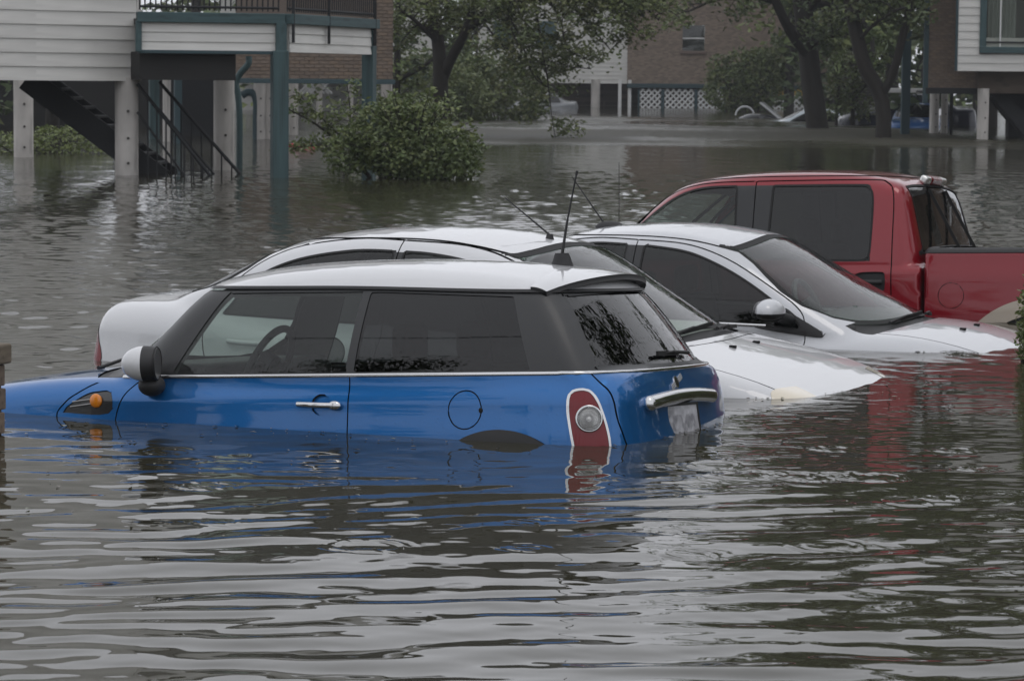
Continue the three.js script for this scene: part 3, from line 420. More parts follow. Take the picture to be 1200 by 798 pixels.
{ // ---- far house with the lattice
  const base = onLevel(740, 126), W = (p) => p.clone().sub(base), house = thing('brick_house', 'distant brick house with white lattice skirt above the flood', 'house', base.clone()), a0 = rad(-3);
  const w = part('facade', house, V(0, 0, 0), a0), S = (px, py) => onWall(px, py, base, a0), b0 = S(735, 98), b1 = S(905, 98)[0] + 4, lt = S(740, 104)[1], lb = -0.3;
  const bt = texture(256, 256, (u, v) => { const r = Math.floor(v * 24), x = (u * 9 + (r % 2) * 0.5) % 1, m = (v * 24) % 1 < 0.16 || x < 0.05; const k = m ? 0.515 : 0.43 + 0.12 * hash2(Math.floor(u * 9 + (r % 2) * 0.5), r, 3); return [k, k * 0.895, k * 0.80]; }); bt.repeat.set(0.54, 0.54);
  const brickFar = std(0xffffff, 0.9, { map: bt });
  const wall = (x0, x1, y0, y1, z = 0) => { const g = box(x1 - x0, y1 - y0, 0.2, (x0 + x1) / 2, (y0 + y1) / 2, z), p = g.attributes.position, u = g.attributes.uv; for (let i = 0; i < p.count; i++) u.setXY(i, p.getX(i), p.getY(i)); return g; };
  const wi = S(800, 60), wj = S(826, 38);
  mesh('brick_wall', merged([wall(b0[0], wi[0], b0[1], 9), wall(wj[0], b1, b0[1], 9), wall(wi[0], wj[0], b0[1], wi[1]), wall(wi[0], wj[0], wj[1] + 0.35, 9)]), brickFar, w);
  const win = part('window', w, V(wi[0], wi[1], 0)), ww = wj[0] - wi[0], wh = wj[1] + 0.35 - wi[1]; mesh('sill', rbox(ww + 0.2, 0.16, 0.3, 0.02, ww / 2, -0.06, 0.05), std(lin(0.16, 0.12, 0.10), 0.9), win); mesh('pane', box(ww, wh, 0.01, ww / 2, wh / 2, -0.05), paneGlass, win); mesh('room_back', box(ww, wh, 0.05, ww / 2, wh / 2, -0.9), H.soffit, win); mesh('sash', rbox(ww, 0.07, 0.06, 0.01, ww / 2, wh * 0.5, -0.02), H.white, win);
  mesh('sill_beam', rbox(b1 - b0[0], 0.22, 0.4, 0.02, (b0[0] + b1) / 2, b0[1] - 0.1, 0.05), H.tealDark, w);
  // lattice panels
  for (const [px0, px1] of [[749, 776], [778, 815], [817, 850], [905, 950]]) { const l0 = S(px0, 104)[0], l1 = S(px1, 104)[0], g = [], step = 0.30; for (let c = l0 - 1.6; c < l1 + 1.6; c += step) for (const s of [-1, 1]) { let xa = c, ya = lb, xb = c + s * (lt - lb), yb = lt; if (Math.max(xa, xb) < l0 || Math.min(xa, xb) > l1) continue; const cl = (x, y, X, Y) => { if (x < l0) return [l0, y + (Y - y) * (l0 - x) / (X - x)]; if (x > l1) return [l1, y + (Y - y) * (l1 - x) / (X - x)]; return [x, y]; }; const A = cl(xa, ya, xb, yb), Bq = cl(xb, yb, xa, ya); g.push(bar([A[0], A[1], 0.1 + 0.02 * s], [Bq[0], Bq[1], 0.1 + 0.02 * s], 0.085, 0.02)); } const pnl = part('lattice_panel', w, V(0, 0, 0)); mesh('slats', merged(g), H.white, pnl).userData.kind = 'stuff'; for (const lx of [l0, l1]) mesh('panel_post', box(0.09, lt - lb, 0.08, lx, (lt + lb) / 2, 0.12), H.tealDark, pnl); }
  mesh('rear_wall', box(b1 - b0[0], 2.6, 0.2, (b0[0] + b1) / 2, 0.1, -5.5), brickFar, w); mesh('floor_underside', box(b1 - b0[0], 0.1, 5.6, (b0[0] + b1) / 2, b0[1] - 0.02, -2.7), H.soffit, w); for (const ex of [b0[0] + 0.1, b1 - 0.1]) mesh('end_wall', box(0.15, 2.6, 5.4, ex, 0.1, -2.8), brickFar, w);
  for (const px of [726.5, 738]) mesh('white_post', rbox(0.17, 2.4, 0.17, 0.01, S(px, 110)[0], 0.2, 0.05), H.white, w);
  const c0 = S(560, 97), st = S(600, 70)[1]; mesh('siding_band', box(b0[0] - c0[0], 0.1, 6, (b0[0] + c0[0]) / 2, b0[1] + 0.03, -3), H.wood, w);
  clapboards(w, c0[0], b0[0], b0[1], 8, 0.21, 21, 0.05); mesh('sheathing', box(b0[0] - c0[0], 8, 0.1, (b0[0] + c0[0]) / 2, b0[1] + 4, -0.1), H.siding[1], w); for (const px of [640, 590]) { const q = S(px, 42); mesh('window_shutter', rbox(1.0, 1.5, 0.08, 0.02, q[0], q[1], 0.02), H.teal, w); }
  for (const px of [698, 612]) mesh('column', new THREE.CylinderGeometry(0.23, 0.23, 2.6, 18).translate(S(px, 110)[0], 0.1, 0.05), H.column, w); mesh('carport_back', box(b0[0] - c0[0], 2.6, 0.1, (b0[0] + c0[0]) / 2, 0.1, -6), brickFar, w);
  mesh('roof', new THREE.CylinderGeometry(0.1, 9.5, 3, 4, 1).rotateY(Math.PI / 4).scale(1.4, 1, 0.7).translate((c0[0] + b1) / 2, 10.3, -4), H.roof, w);
  const y0 = S(935, 112), y1 = S(935, 101); mesh('yellow_panel', rbox(2.3, y1[1] - y0[1], 0.1, 0.02, S(935, 106)[0], (y0[1] + y1[1]) / 2, 0.16), H.yellow, w);
}

{ // ---- distant house seen under the left house
  const base = onLevel(385, 131), house = thing('distant_house', 'distant pale house with dark carport seen under the deck', 'house', base.clone()), s = -base.z / 3460;
  mesh('wall', box(9, 6, 5, 0, 4.6, -2.5), H.siding[2], house); mesh('carport_back', box(9, 3, 0.2, 0, 0.2, -4.8), H.siding[2], house); mesh('floor_beam', rbox(9.2, 0.28, 0.4, 0.02, 0, 1.5, 0.02), H.tealDark, house);
  for (const px of [322, 345, 374, 410, 440]) mesh('post', rbox(0.26, 3.2, 0.26, 0.02, (px - 385) * s, 0.1, 0.05), H.column, house);
  const l = []; for (let c = -0.35; c < 0.6; c += 0.16) for (const q of [-1, 1]) l.push(bar([c - q * 0.3 - 0.6, 0.75, 0.1 + q * 0.02], [c + q * 0.3 - 0.6, 1.35, 0.1 + q * 0.02], 0.06, 0.02)); mesh('lattice', merged(l), H.white, house).userData.kind = 'stuff';
  mesh('roof', new THREE.CylinderGeometry(0.1, 6.5, 2.4, 4, 1).rotateY(Math.PI / 4).scale(1.1, 1, 0.7).translate(0, 8.7, -2.5), H.roof, house);
}

// ---------------------------------------------------------------- trees and shrubs
const bark = std(lin(0.030, 0.027, 0.024), 0.95, { map: texture(128, 256, (u, v) => { const k = 0.75 + 0.5 * fbm(u * 12, v * 5, 4, 5, 0); return [k, k * 0.97, k * 0.93]; }) });
const leafMat = phys(lin(1, 1, 1), { roughness: 0.66, transmission: 0.32, thickness: 0, vertexColors: true });
const leafFar = std(lin(1, 1, 1), 0.7, { vertexColors: true });
const TONES = { dark: [[0.059, 0.085, 0.033], [0.078, 0.109, 0.038], [0.094, 0.125, 0.042]], mid: [[0.097, 0.137, 0.042], [0.123, 0.163, 0.050], [0.151, 0.179, 0.057]], light: [[0.139, 0.184, 0.052], [0.175, 0.212, 0.064], [0.123, 0.158, 0.050]], olive: [[0.111, 0.127, 0.047], [0.142, 0.151, 0.057], [0.094, 0.113, 0.040]] };
class Leaves {
  constructor(seed) { this.R = rng(seed); this.p = []; this.n = []; this.c = []; this.i = []; }
  leaf(x, y, z, len, wid, tone, droop = 0.25) { // a folded diamond: four corners along a midrib
    const R = this.R, a = R() * 6.283, e = (R() - 0.35) * 1.6 - droop, d = V(Math.cos(a) * Math.cos(e), Math.sin(e), Math.sin(a) * Math.cos(e)), s = V(R() - 0.5, R() - 0.5, R() - 0.5).cross(d).normalize(), n = d.clone().cross(s), k = this.p.length / 3, q = 0.8 + 0.45 * R(), f = wid * 0.25;
    const put = (u, v, h, m) => { this.p.push(x + d.x * u + s.x * v + n.x * h, y + d.y * u + s.y * v + n.y * h, z + d.z * u + s.z * v + n.z * h); this.n.push(-n.x + s.x * m, -n.y + s.y * m, -n.z + s.z * m); this.c.push(tone[0] * q, tone[1] * q, tone[2] * q); };
    put(0, 0, 0, 0); put(len * 0.5, wid, f, 0.4); put(len, 0, 0, 0); put(len * 0.5, -wid, f, -0.4); this.i.push(k, k + 1, k + 2, k, k + 2, k + 3);
  }
  clump(c, r, n, len, tones, flat = 0.8) { const R = this.R, t = tones[Math.floor(R() * tones.length)]; for (let k = 0; k < n; k++) { const a = R() * 6.283, u = R() * 2 - 1, q = Math.cbrt(R()) * r, h = Math.sqrt(1 - u * u); this.leaf(c.x + Math.cos(a) * h * q, c.y + u * q * flat, c.z + Math.sin(a) * h * q, len * (0.7 + 0.6 * R()), len * (0.20 + 0.12 * R()), t); } }
  build(name, parent, mat = leafMat) { const g = new THREE.BufferGeometry(); g.setAttribute('position', new THREE.Float32BufferAttribute(this.p, 3)); g.setAttribute('normal', new THREE.Float32BufferAttribute(this.n, 3)); g.setAttribute('color', new THREE.Float32BufferAttribute(this.c, 3)); g.setIndex(this.i); return mesh(name, g, mat, parent); }
}
function limb(pts, r0, r1, sides = 8) { // tapered branch
  const c = new THREE.CatmullRomCurve3(pts, false, 'centripetal'), n = Math.max(4, pts.length * 4), f = c.computeFrenetFrames(n), pos = [], nor = [], uv = [], idx = [];
  for (let i = 0; i <= n; i++) { const p = c.getPointAt(i / n), r = lerp(r0, r1, i / n); for (let k = 0; k <= sides; k++) { const a = k / sides * 6.283, d = f.normals[i].clone().multiplyScalar(Math.cos(a)).addScaledVector(f.binormals[i], Math.sin(a)), q = r * (1 + 0.10 * Math.sin(a * 3 + i)); pos.push(p.x + d.x * q, p.y + d.y * q, p.z + d.z * q); nor.push(d.x, d.y, d.z); uv.push(k / sides, i / n * 3); if (i && k) { const o = i * (sides + 1) + k; idx.push(o, o - 1, o - sides - 2, o, o - sides - 2, o - sides - 1); } } }
  const g = new THREE.BufferGeometry(); g.setAttribute('position', new THREE.Float32BufferAttribute(pos, 3)); g.setAttribute('normal', new THREE.Float32BufferAttribute(nor, 3)); g.setAttribute('uv', new THREE.Float32BufferAttribute(uv, 2)); g.setIndex(idx); return g;
}
// stems: [[points], r0, r1]; each stem carries twigs with leaf clumps from `from` along it
function tree(name, label, base, stems, o, group) {
  const t = thing(name, label, o.category ?? 'tree', base.clone(), 0, group), R = rng(o.seed), L = new Leaves(o.seed + 9), wood = [];
  for (const [pts, r0, r1, from = 0.35, dens = 1] of stems) {
    const P = pts.map((p) => V(...p)); wood.push(limb(P, r0, r1));
    const c = new THREE.CatmullRomCurve3(P, false, 'centripetal'), len = c.getLength(), n = Math.round(len * o.twigs * dens);
    for (let k = 0; k < n; k++) {
      const u = lerp(from, 1, (k + R()) / n), p = c.getPointAt(Math.min(1, u)), a = R() * 6.283, l = o.reach * (0.35 + 0.75 * R()) * (1.15 - 0.5 * u), e = o.rise * (R() - 0.25), d = V(Math.cos(a) * Math.cos(e), Math.sin(e), Math.sin(a) * Math.cos(e)), m = p.clone().addScaledVector(d, l * 0.5).add(V(0, 0.10 * l, 0)), q = p.clone().addScaledVector(d, l).add(V(0, -o.droop * l, 0));
      if (q.y < (o.floor ?? 0.1)) q.y = (o.floor ?? 0.1) + 0.4 * R();
      wood.push(limb([p, m, q], r1 * 0.8 + 0.004 * l, 0.006, 5));
      for (const [w, s] of [[0.45, 0.6], [0.75, 0.85], [1, 1]]) { const x = w < 0.6 ? p.clone().lerp(m, w * 2) : m.clone().lerp(q, (w - 0.5) * 2); L.clump(x.add(V((R() - 0.5) * 0.3, (R() - 0.5) * 0.2, (R() - 0.5) * 0.3)), o.clump * s * (0.6 + 0.8 * R()), Math.round(o.leaves * s * (0.5 + R())), o.leaf, o.tones, 0.7); }
    }
  }
  mesh('trunk', merged(wood), bark, t); L.build('crown', t, o.far ? leafFar : leafMat); return t;
}
function shrub(name, label, base, blobs, o, group) { // blobs: [x, y, z, rx, ry, rz]: leaves lie in the outer layer, some inside; stems run up from the base
  const t = thing(name, label, o.category ?? 'shrub', base.clone(), 0, group), L = new Leaves(o.seed), R = L.R, wood = [];
  for (const [x, y, z, rx, ry, rz, n] of blobs) {
    for (let k = 0; k < 5; k++) wood.push(limb([V(x * 0.3, -0.4, z * 0.3), V(x * 0.7 + (R() - 0.5) * rx, y * 0.5, z * 0.7), V(x + (R() - 0.5) * rx * 1.3, y + (R() - 0.2) * ry, z + (R() - 0.5) * rz * 1.3)], 0.03, 0.006, 5));
    const bumps = Array.from({ length: 14 }, () => [R() * 6.283, R() * 2 - 1, 0.75 + 0.45 * R()]);
    for (let k = 0; k < n; k++) { const a = R() * 6.283, u = R() * 2 - 1, h = Math.sqrt(1 - u * u); let q = 0.55 + 0.5 * Math.sqrt(R()); for (const [ba, bu, bs] of bumps) { const dot = h * Math.sqrt(1 - bu * bu) * Math.cos(a - ba) + u * bu; if (dot > 0.86) q *= lerp(1, bs, (dot - 0.86) / 0.14); } const yy = y + u * ry * q; if (yy < 0.02) continue; const tn = o.tones[Math.floor((noise2(a * 3, u * 4, o.seed) * 0.75 + R() * 0.25) * o.tones.length * 0.999)]; L.leaf(x + Math.cos(a) * h * rx * q, yy, z + Math.sin(a) * h * rz * q, o.leaf * (0.7 + 0.6 * R()), o.leaf * 0.27, tn); }
  }
  mesh('stems', merged(wood), bark, t); L.build('foliage', t); return t;
}
{
  // tree in the middle, its low limb hanging to the water
  const b = onLevel(514, 158), s = -b.z / 3460, X = (px) => (px - 514) * s, Y = (py) => (158 - py) * s;
  tree('oak_tree', 'spreading green tree with forked trunk behind the round bush, a limb trailing to the water', b, [
    [[[0, -1, 0], [0, Y(130), 0], [X(516), Y(80), 0], [X(510), Y(40), -0.3], [X(500), Y(-10), -0.6], [X(496), Y(-110), -0.5]], 0.26, 0.07, 0.5, 0.9],
    [[[X(519), Y(90), 0], [X(532), Y(62), 0.3], [X(548), Y(30), 0.6], [X(560), Y(-20), 0.8], [X(575), Y(-100), 0.8]], 0.15, 0.04, 0.3, 1],
    [[[X(545), Y(36), 0.5], [X(590), Y(10), 1.2], [X(640), Y(0), 1.8], [X(700), Y(5), 2.2], [X(748), Y(20), 2.4]], 0.11, 0.03, 0.1, 2.2],
    [[[X(600), Y(8), 1.2], [X(650), Y(-30), 1.0], [X(710), Y(-50), 1.0], [X(760), Y(-40), 1.0]], 0.08, 0.03, 0.1, 1.8],
    [[[X(512), Y(50), -0.2], [X(485), Y(25), 0.6], [X(465), Y(10), 1.0]], 0.08, 0.03, 0.2, 1.3],
    [[[X(625), Y(5), 1.6], [X(632), Y(50), 2.1], [X(640), Y(95), 2.4], [X(645), Y(135), 2.5], [X(649), Y(158), 2.5]], 0.035, 0.010, 0.2, 0.75],
    [[[X(590), Y(10), 1.2], [X(610), Y(50), 1.6], [X(625), Y(90), 1.7], [X(655), Y(108), 1.9]], 0.03, 0.01, 0.25, 0.8],
    [[[X(560), Y(20), 0.8], [X(590), Y(55), 1.2], [X(620), Y(72), 1.4], [X(690), Y(80), 1.6]], 0.035, 0.012, 0.25, 0.7],
    [[[X(660), Y(2), 1.9], [X(690), Y(35), 2.2], [X(712), Y(60), 2.3]], 0.03, 0.012, 0.2, 0.9], [[[X(690), Y(4), 2.1], [X(725), Y(22), 2.4], [X(750), Y(45), 2.5]], 0.03, 0.012, 0.1, 1.2], [[[X(620), Y(0), 1.4], [X(680), Y(-15), 2.0], [X(735), Y(0), 2.4], [X(765), Y(25), 2.4]], 0.05, 0.015, 0.1, 1.9], [[[X(640), Y(0), 1.8], [X(655), Y(30), 2.3], [X(662), Y(58), 2.5], [X(690), Y(72), 2.6]], 0.035, 0.012, 0.1, 1.5], [[[X(590), Y(12), 1.3], [X(600), Y(40), 1.9], [X(610), Y(62), 2.2]], 0.03, 0.012, 0.1, 1.5],
  ], { seed: 11, twigs: 5.2, reach: 1.3, rise: 1.2, droop: 0.24, clump: 0.36, leaves: 26, leaf: 0.13, tones: [...TONES.mid, ...TONES.olive, ...TONES.light], floor: 0.05 });
}
{
  const b = onLevel(962, 150), s = -b.z / 3460, X = (px) => (px - 962) * s, Y = (py) => (150 - py) * s;
  tree('oak_tree', 'tall dark tree with thick forked trunk beside the submerged pale car', b, [
    [[[0, -1, 0], [X(956), Y(125), 0], [X(950), Y(90), 0], [X(944), Y(50), 0], [X(938), Y(0), 0], [X(935), Y(-150), 0], [X(940), Y(-350), 0], [X(950), Y(-540), 0]], 0.36, 0.10, 0.28, 1],
    [[[X(946), Y(66), 0.1], [X(930), Y(48), 0.4], [X(915), Y(25), 0.8], [X(898), Y(-5), 1.2], [X(870), Y(-60), 1.6], [X(850), Y(-140), 1.6], [X(840), Y(-300), 1.6]], 0.17, 0.05, 0.45, 1.2],
    [[[X(905), Y(5), 1.0], [X(870), Y(0), 1.6], [X(830), Y(5), 2.0], [X(800), Y(18), 2.2]], 0.08, 0.03, 0.05, 1.4],
    [[[X(942), Y(20), 0], [X(965), Y(-20), 0.8], [X(985), Y(-90), 1.0], [X(1000), Y(-220), 1.0], [X(1020), Y(-440), 1.0]], 0.14, 0.04, 0.25, 1.2],
    [[[X(945), Y(60), 0], [X(965), Y(45), 0.9], [X(985), Y(45), 1.4]], 0.05, 0.02, 0.2, 1.5],
    ...[-90, -150, -210, -280, -350, -430].flatMap((y, i) => [0, 1, 2].map((q) => { const a = i * 1.1 + q * 2.1, l = 3.4 - i * 0.3; return [[[X(940), Y(y), 0], [X(940) + Math.cos(a) * l * 0.5, Y(y) + 0.5, Math.sin(a) * l * 0.5], [X(940) + Math.cos(a) * l, Y(y) + 0.7, Math.sin(a) * l]], 0.07, 0.025, 0.15, 1]; })),
  ], { seed: 23, twigs: 3.6, reach: 1.8, rise: 1.2, droop: 0.25, clump: 0.44, leaves: 26, leaf: 0.17, tones: [...TONES.dark, ...TONES.mid], floor: 1.35 });
  const c = onLevel(1034, 161), q = -c.z / 3460, X2 = (px) => (px - 1034) * q, Y2 = (py) => (161 - py) * q;
  tree('oak_tree', 'leaning dark tree in front of the brick house with white bay', c, [
    [[[0, -1, 0], [X2(1036), Y2(130), 0], [X2(1030), Y2(108), 0], [X2(1012), Y2(80), 0], [X2(1003), Y2(45), 0], [X2(996), Y2(10), 0], [X2(985), Y2(-120), 0], [X2(990), Y2(-330), 0], [X2(1000), Y2(-560), 0]], 0.22, 0.06, 0.25, 1],
    [[[X2(1033), Y2(112), 0], [X2(1045), Y2(85), 0.3], [X2(1052), Y2(45), 0.6], [X2(1060), Y2(0), 0.8], [X2(1070), Y2(-150), 0.8], [X2(1100), Y2(-420), 0.8]], 0.12, 0.04, 0.22, 1.1],
    [[[X2(1003), Y2(50), 0], [X2(1025), Y2(25), 0.8], [X2(1055), Y2(10), 1.2], [X2(1080), Y2(15), 1.4]], 0.06, 0.02, 0.2, 1.4],
    [[[X2(1000), Y2(20), 0], [X2(1040), Y2(-40), 0.4], [X2(1090), Y2(-70), 0.8], [X2(1120), Y2(-160), 0.6]], 0.08, 0.03, 0.2, 1.2],
    ...[-80, -150, -230, -310, -400].flatMap((y, i) => [0, 1, 2].map((q) => { const a = i * 1.3 + q * 2.1, l = 3.2 - i * 0.3; return [[[X2(990), Y2(y), 0], [X2(990) + Math.cos(a) * l * 0.5, Y2(y) + 0.5, Math.sin(a) * l * 0.5], [X2(990) + Math.cos(a) * l, Y2(y) + 0.7, Math.sin(a) * l]], 0.06, 0.022, 0.15, 1]; })),
  ], { seed: 37, twigs: 3.9, reach: 1.35, rise: 1.2, droop: 0.25, clump: 0.36, leaves: 24, leaf: 0.15, tones: [...TONES.dark, TONES.mid[0], TONES.olive[0]], floor: 1.0 });
  // sapling between them
  const e = onLevel(1000, 147), r = -e.z / 3460; tree('young_tree', 'slim young tree between the two dark trunks', e, [[[[0, -0.6, 0], [0, 1.0, 0], [0.1, 2.2, 0]], 0.10, 0.03, 0.3, 2], [[[0, 0.8, 0], [-0.5, 1.6, 0.3], [-0.7, 2.4, 0.4]], 0.04, 0.015, 0.2, 1.6], [[[0, 0.8, 0], [0.5, 1.5, 0.3], [0.9, 2.3, 0.4]], 0.04, 0.015, 0.2, 1.6], [[[-0.6, -0.3, 0.4], [-0.55, 1.0, 0.4], [-0.4, 2.0, 0.3]], 0.06, 0.02, 0.2, 1.8]], { seed: 53, twigs: 3, reach: 0.8, rise: 1, droop: 0.3, clump: 0.3, leaves: 16, leaf: 0.15, tones: [...TONES.mid, TONES.olive[1]], floor: 0.4 });
  const k = onLevel(868, 131); shrub('shrub', 'bushy green shrub in front of the lattice skirt', k, [[-0.5, 1.0, 0, 1.2, 1.1, 1.0, 1900], [0.9, 1.5, 0.3, 1.2, 1.4, 1.0, 2200], [1.9, 2.3, -0.4, 1.2, 1.4, 1.0, 1500], [0.0, 2.1, -0.3, 0.7, 0.8, 0.7, 600], [-1.0, 1.9, 0, 0.5, 0.7, 0.5, 350]], { seed: 61, leaf: 0.20, tones: [...TONES.mid, TONES.olive[1]] });
}
{
  const b = onLevel(485, 209), s = -b.z / 3460; // round bush standing in the water
  const bush = shrub('bush', 'loose round bush standing in the water beside the teal post', b, [[0.05, 0.42, 0, 0.84, 0.50, 0.8, 3600], [-0.45, 0.62, -0.1, 0.60, 0.50, 0.6, 2300], [0.40, 0.28, 0.3, 0.66, 0.40, 0.5, 1900], [-0.10, 0.86, -0.3, 0.55, 0.36, 0.5, 1500], [-0.95, 0.35, 0, 0.40, 0.32, 0.4, 700]], { seed: 71, leaf: 0.085, tones: [TONES.dark[1], TONES.dark[2], ...TONES.mid, TONES.light[0]], category: 'bush' });
  { const L = new Leaves(73), R = L.R, w = []; for (let k = 0; k < 90; k++) { const a = R() * 6.283, e = 0.15 + 1.2 * R(), r0 = 0.7, c = V(Math.cos(a) * Math.cos(e) * 0.85 - 0.08, 0.38 + Math.sin(e) * 0.62, Math.sin(a) * Math.cos(e) * 0.75), d = V(Math.cos(a) * Math.cos(e), Math.sin(e) * 0.8 + 0.15, Math.sin(a) * Math.cos(e)).multiplyScalar(0.16 + 0.26 * R()), q = c.clone().add(d); w.push(limb([c.clone().multiplyScalar(r0), c, q.clone().add(V(0, -0.05, 0))], 0.010, 0.003, 4)); for (let m = 0; m < 9; m++) { const p = c.clone().lerp(q, R() * 1.1); L.leaf(p.x + 0.04 * (R() - 0.5), p.y + 0.04 * (R() - 0.5), p.z + 0.04 * (R() - 0.5), 0.075 + 0.04 * R(), 0.022, [...TONES.mid, ...TONES.light][Math.floor(R() * 6)]); } } mesh('sprig_stems', merged(w), bark, bush); L.build('sprigs', bush); }
  const c = onLevel(392, 196); tree('leaning_shrub', 'thin leaning shrub with sparse branches beside the round bush', c, [[[[0.35, -0.4, 0], [0.1, 0.35, 0], [-0.3, 0.7, 0.1], [-0.75, 0.95, 0.2]], 0.035, 0.012, 0.15, 1], [[[0.2, 0.1, 0], [-0.2, 0.35, 0.2], [-0.6, 0.32, 0.3], [-0.8, 0.25, 0.3]], 0.03, 0.01, 0.2, 1.2], [[[0.2, 0.3, 0], [0.25, 0.9, 0], [0.2, 1.35, 0]], 0.025, 0.008, 0.3, 0.8], [[[0.1, 0.5, 0], [-0.3, 0.9, 0.1], [-0.6, 1.2, 0.1]], 0.02, 0.007, 0.3, 0.8]], { seed: 83, twigs: 9, reach: 0.42, rise: 1, droop: 0.1, clump: 0.13, leaves: 12, leaf: 0.085, tones: [...TONES.mid, ...TONES.light], floor: 0.12, category: 'shrub' });
  const h1 = onLevel(583, 141), h2 = onLevel(538, 142), hedge = shrub('hedge_bush', 'large clipped hedge bush by the carport opening', h1, [[0, 0.9, 0, 1.9, 1.25, 1.4, 4200], [-1.0, 1.2, 0, 1.1, 1.0, 1.0, 1800]], { seed: 91, leaf: 0.19, tones: [...TONES.mid, TONES.dark[1]], category: 'hedge' }); shrub('hedge_bush', 'smaller hedge bush behind the forked trunk', h2, [[0, 0.8, 0, 1.0, 0.95, 0.9, 2200], [-1.6, 1.2, -0.4, 1.5, 1.2, 1.0, 2600]], { seed: 97, leaf: 0.17, tones: [...TONES.mid, TONES.light[0]], category: 'hedge' });
  const u = onLevel(35, 181); shrub('low_bush', 'low leafy bush in the shade behind the house columns', u, [[0.4, 0.10, -1, 1.0, 0.42, 0.6, 2400], [-0.8, 0.05, -1, 0.7, 0.34, 0.5, 1200], [-1.8, 0.1, -1, 0.7, 0.4, 0.5, 1000]], { seed: 101, leaf: 0.08, tones: TONES.light, category: 'bush' });
  const v = onLevel(1207, 424); shrub('clipped_shrub', 'narrow upright shrub at the nose of the compact car', v, [[0.06, 0.12, 0, 0.13, 0.42, 0.14, 4200], [0.10, 0.42, 0, 0.10, 0.16, 0.12, 1400]], { seed: 107, leaf: 0.028, tones: [...TONES.mid, TONES.light[0]], category: 'shrub' });
  // woods behind the houses: four grown trees, then copies of them turned and scaled
  const proto = [0, 1, 2, 3].map((i) => { const k = 1.5, R = rng(200 + i), st = [[[[0, -1, 0], [0.1, 2 * k, 0], [0.4 * R(), 5 * k, 0.2], [0, 9.4 * k, 0]], 0.16 * k, 0.05, 0.12, 1.1]]; for (let q = 0; q < 6; q++) { const a = q * 1.9 + R(), y = (1.0 + q * 1.05 + R()) * k; st.push([[[0.1, y, 0], [Math.cos(a) * 1.3 * k, y + 0.5 * k, Math.sin(a) * 1.3 * k], [Math.cos(a) * 2.6 * k, y + (0.8 + R()) * k, Math.sin(a) * 2.6 * k]], 0.10 * k, 0.03, 0.2, 1.1]); } return { st, i }; });
  const wood = []; let nth = 0;
  const plant = (x, z, k) => { const i = nth++ % 4; if (!wood[i]) { wood[i] = tree('background_tree', 'leafy tree in the wood behind the houses', V(x, 0, z), proto[i].st, { seed: 300 + i, twigs: 1.5, reach: 2.3, rise: 1.3, droop: 0.2, clump: 0.85, leaves: 22, leaf: 0.36, tones: [...TONES.mid, ...TONES.dark, ...TONES.olive].slice(i, i + 5), floor: 0.5, far: true }, 'trees in the wood behind the houses'); wood[i].scale.setScalar(k); } else { const c = wood[i].clone(); c.name = numbered('background_tree'); c.position.set(x, 0, z); c.rotation.y = nth * 1.7; c.scale.setScalar(k); scene.add(c); } };
  for (const [px, d, k] of [[463, 96, 0.62], [490, 128, 0.9], [560, 176, 1.35], [640, 180, 1.25], [720, 184, 1.4], [800, 180, 1.3], [880, 172, 1.4], [925, 135, 1.1], [985, 150, 1.4], [1045, 140, 1.5], [1085, 128, 1.3], [1150, 135, 1.3], [1230, 120, 1.2], [1000, 116, 1.1], [330, 120, 1.1], [230, 140, 1.3], [400, 150, 1.35], [60, 80, 0.85], [-80, 72, 0.85], [900, 172, 2.0], [1015, 112, 1.6], [1095, 98, 1.45], [1160, 97, 1.5], [1235, 92, 1.4], [1300, 84, 1.2]]) { const p = atDepth(px, 100, d); plant(p.x, p.z, k); }
  // beyond the frame: the trees that the cars' flanks and tails mirror
  for (const [x, z, k] of [[24, -52, 1.2], [31, -47, 1.05], [38, -50, 1.1], [41, -38, 0.85], [48, -34, 0.9], [47, -26, 0.8], [52, -18, 0.85], [-26, 4, 0.55], [-31, 11, 0.65], [-24, 18, 0.6], [-34, 20, 0.7], [-19, 25, 0.6], [-36, 0, 0.6], [-12, 30, 0.65]]) plant(x, z, k);
  // beyond the frame: a street tree mirrored in the hatchback's side window, then unseen trees and hedges added to darken reflections in the cars' tails
  tree('street_tree', 'small street tree beneath the power wires', V(-6.7, 0, -7.9), [[[[0, -1, 0], [0, 2.2, 0], [-0.1, 4.2, -0.1], [0, 6.6, 0]], 0.14, 0.04, 0.4, 1.4], [[[0, 3.0, 0], [0.6, 4.6, -0.5], [0.8, 5.8, -0.7]], 0.06, 0.02, 0.2, 1.5], [[[0, 3.2, 0], [-0.7, 4.8, 0.3], [-1.0, 5.6, 0.5]], 0.06, 0.02, 0.2, 1.5], [[[0, 3.0, 0], [0.2, 4.4, 0.8], [0.3, 5.4, 1.1]], 0.06, 0.02, 0.2, 1.5]], { seed: 411, twigs: 3.6, reach: 0.9, rise: 1.2, droop: 0.2, clump: 0.34, leaves: 26, leaf: 0.15, tones: TONES.dark, floor: 2.3 });
  for (const [x, z, k, label] of [[10.2, -19.6, 0.78, 'unseen tree added for dark reflections beside the pickup tailgate'], [13.5, -12.5, 0.72, 'unseen tree added for dark reflections across from the hatchback']]) { const c = wood[1].clone(); c.name = numbered('added_tree'); c.position.set(x, 0, z); c.rotation.y = x; c.scale.setScalar(k); tag(c, label, 'tree'); delete c.userData.group; scene.add(c); }
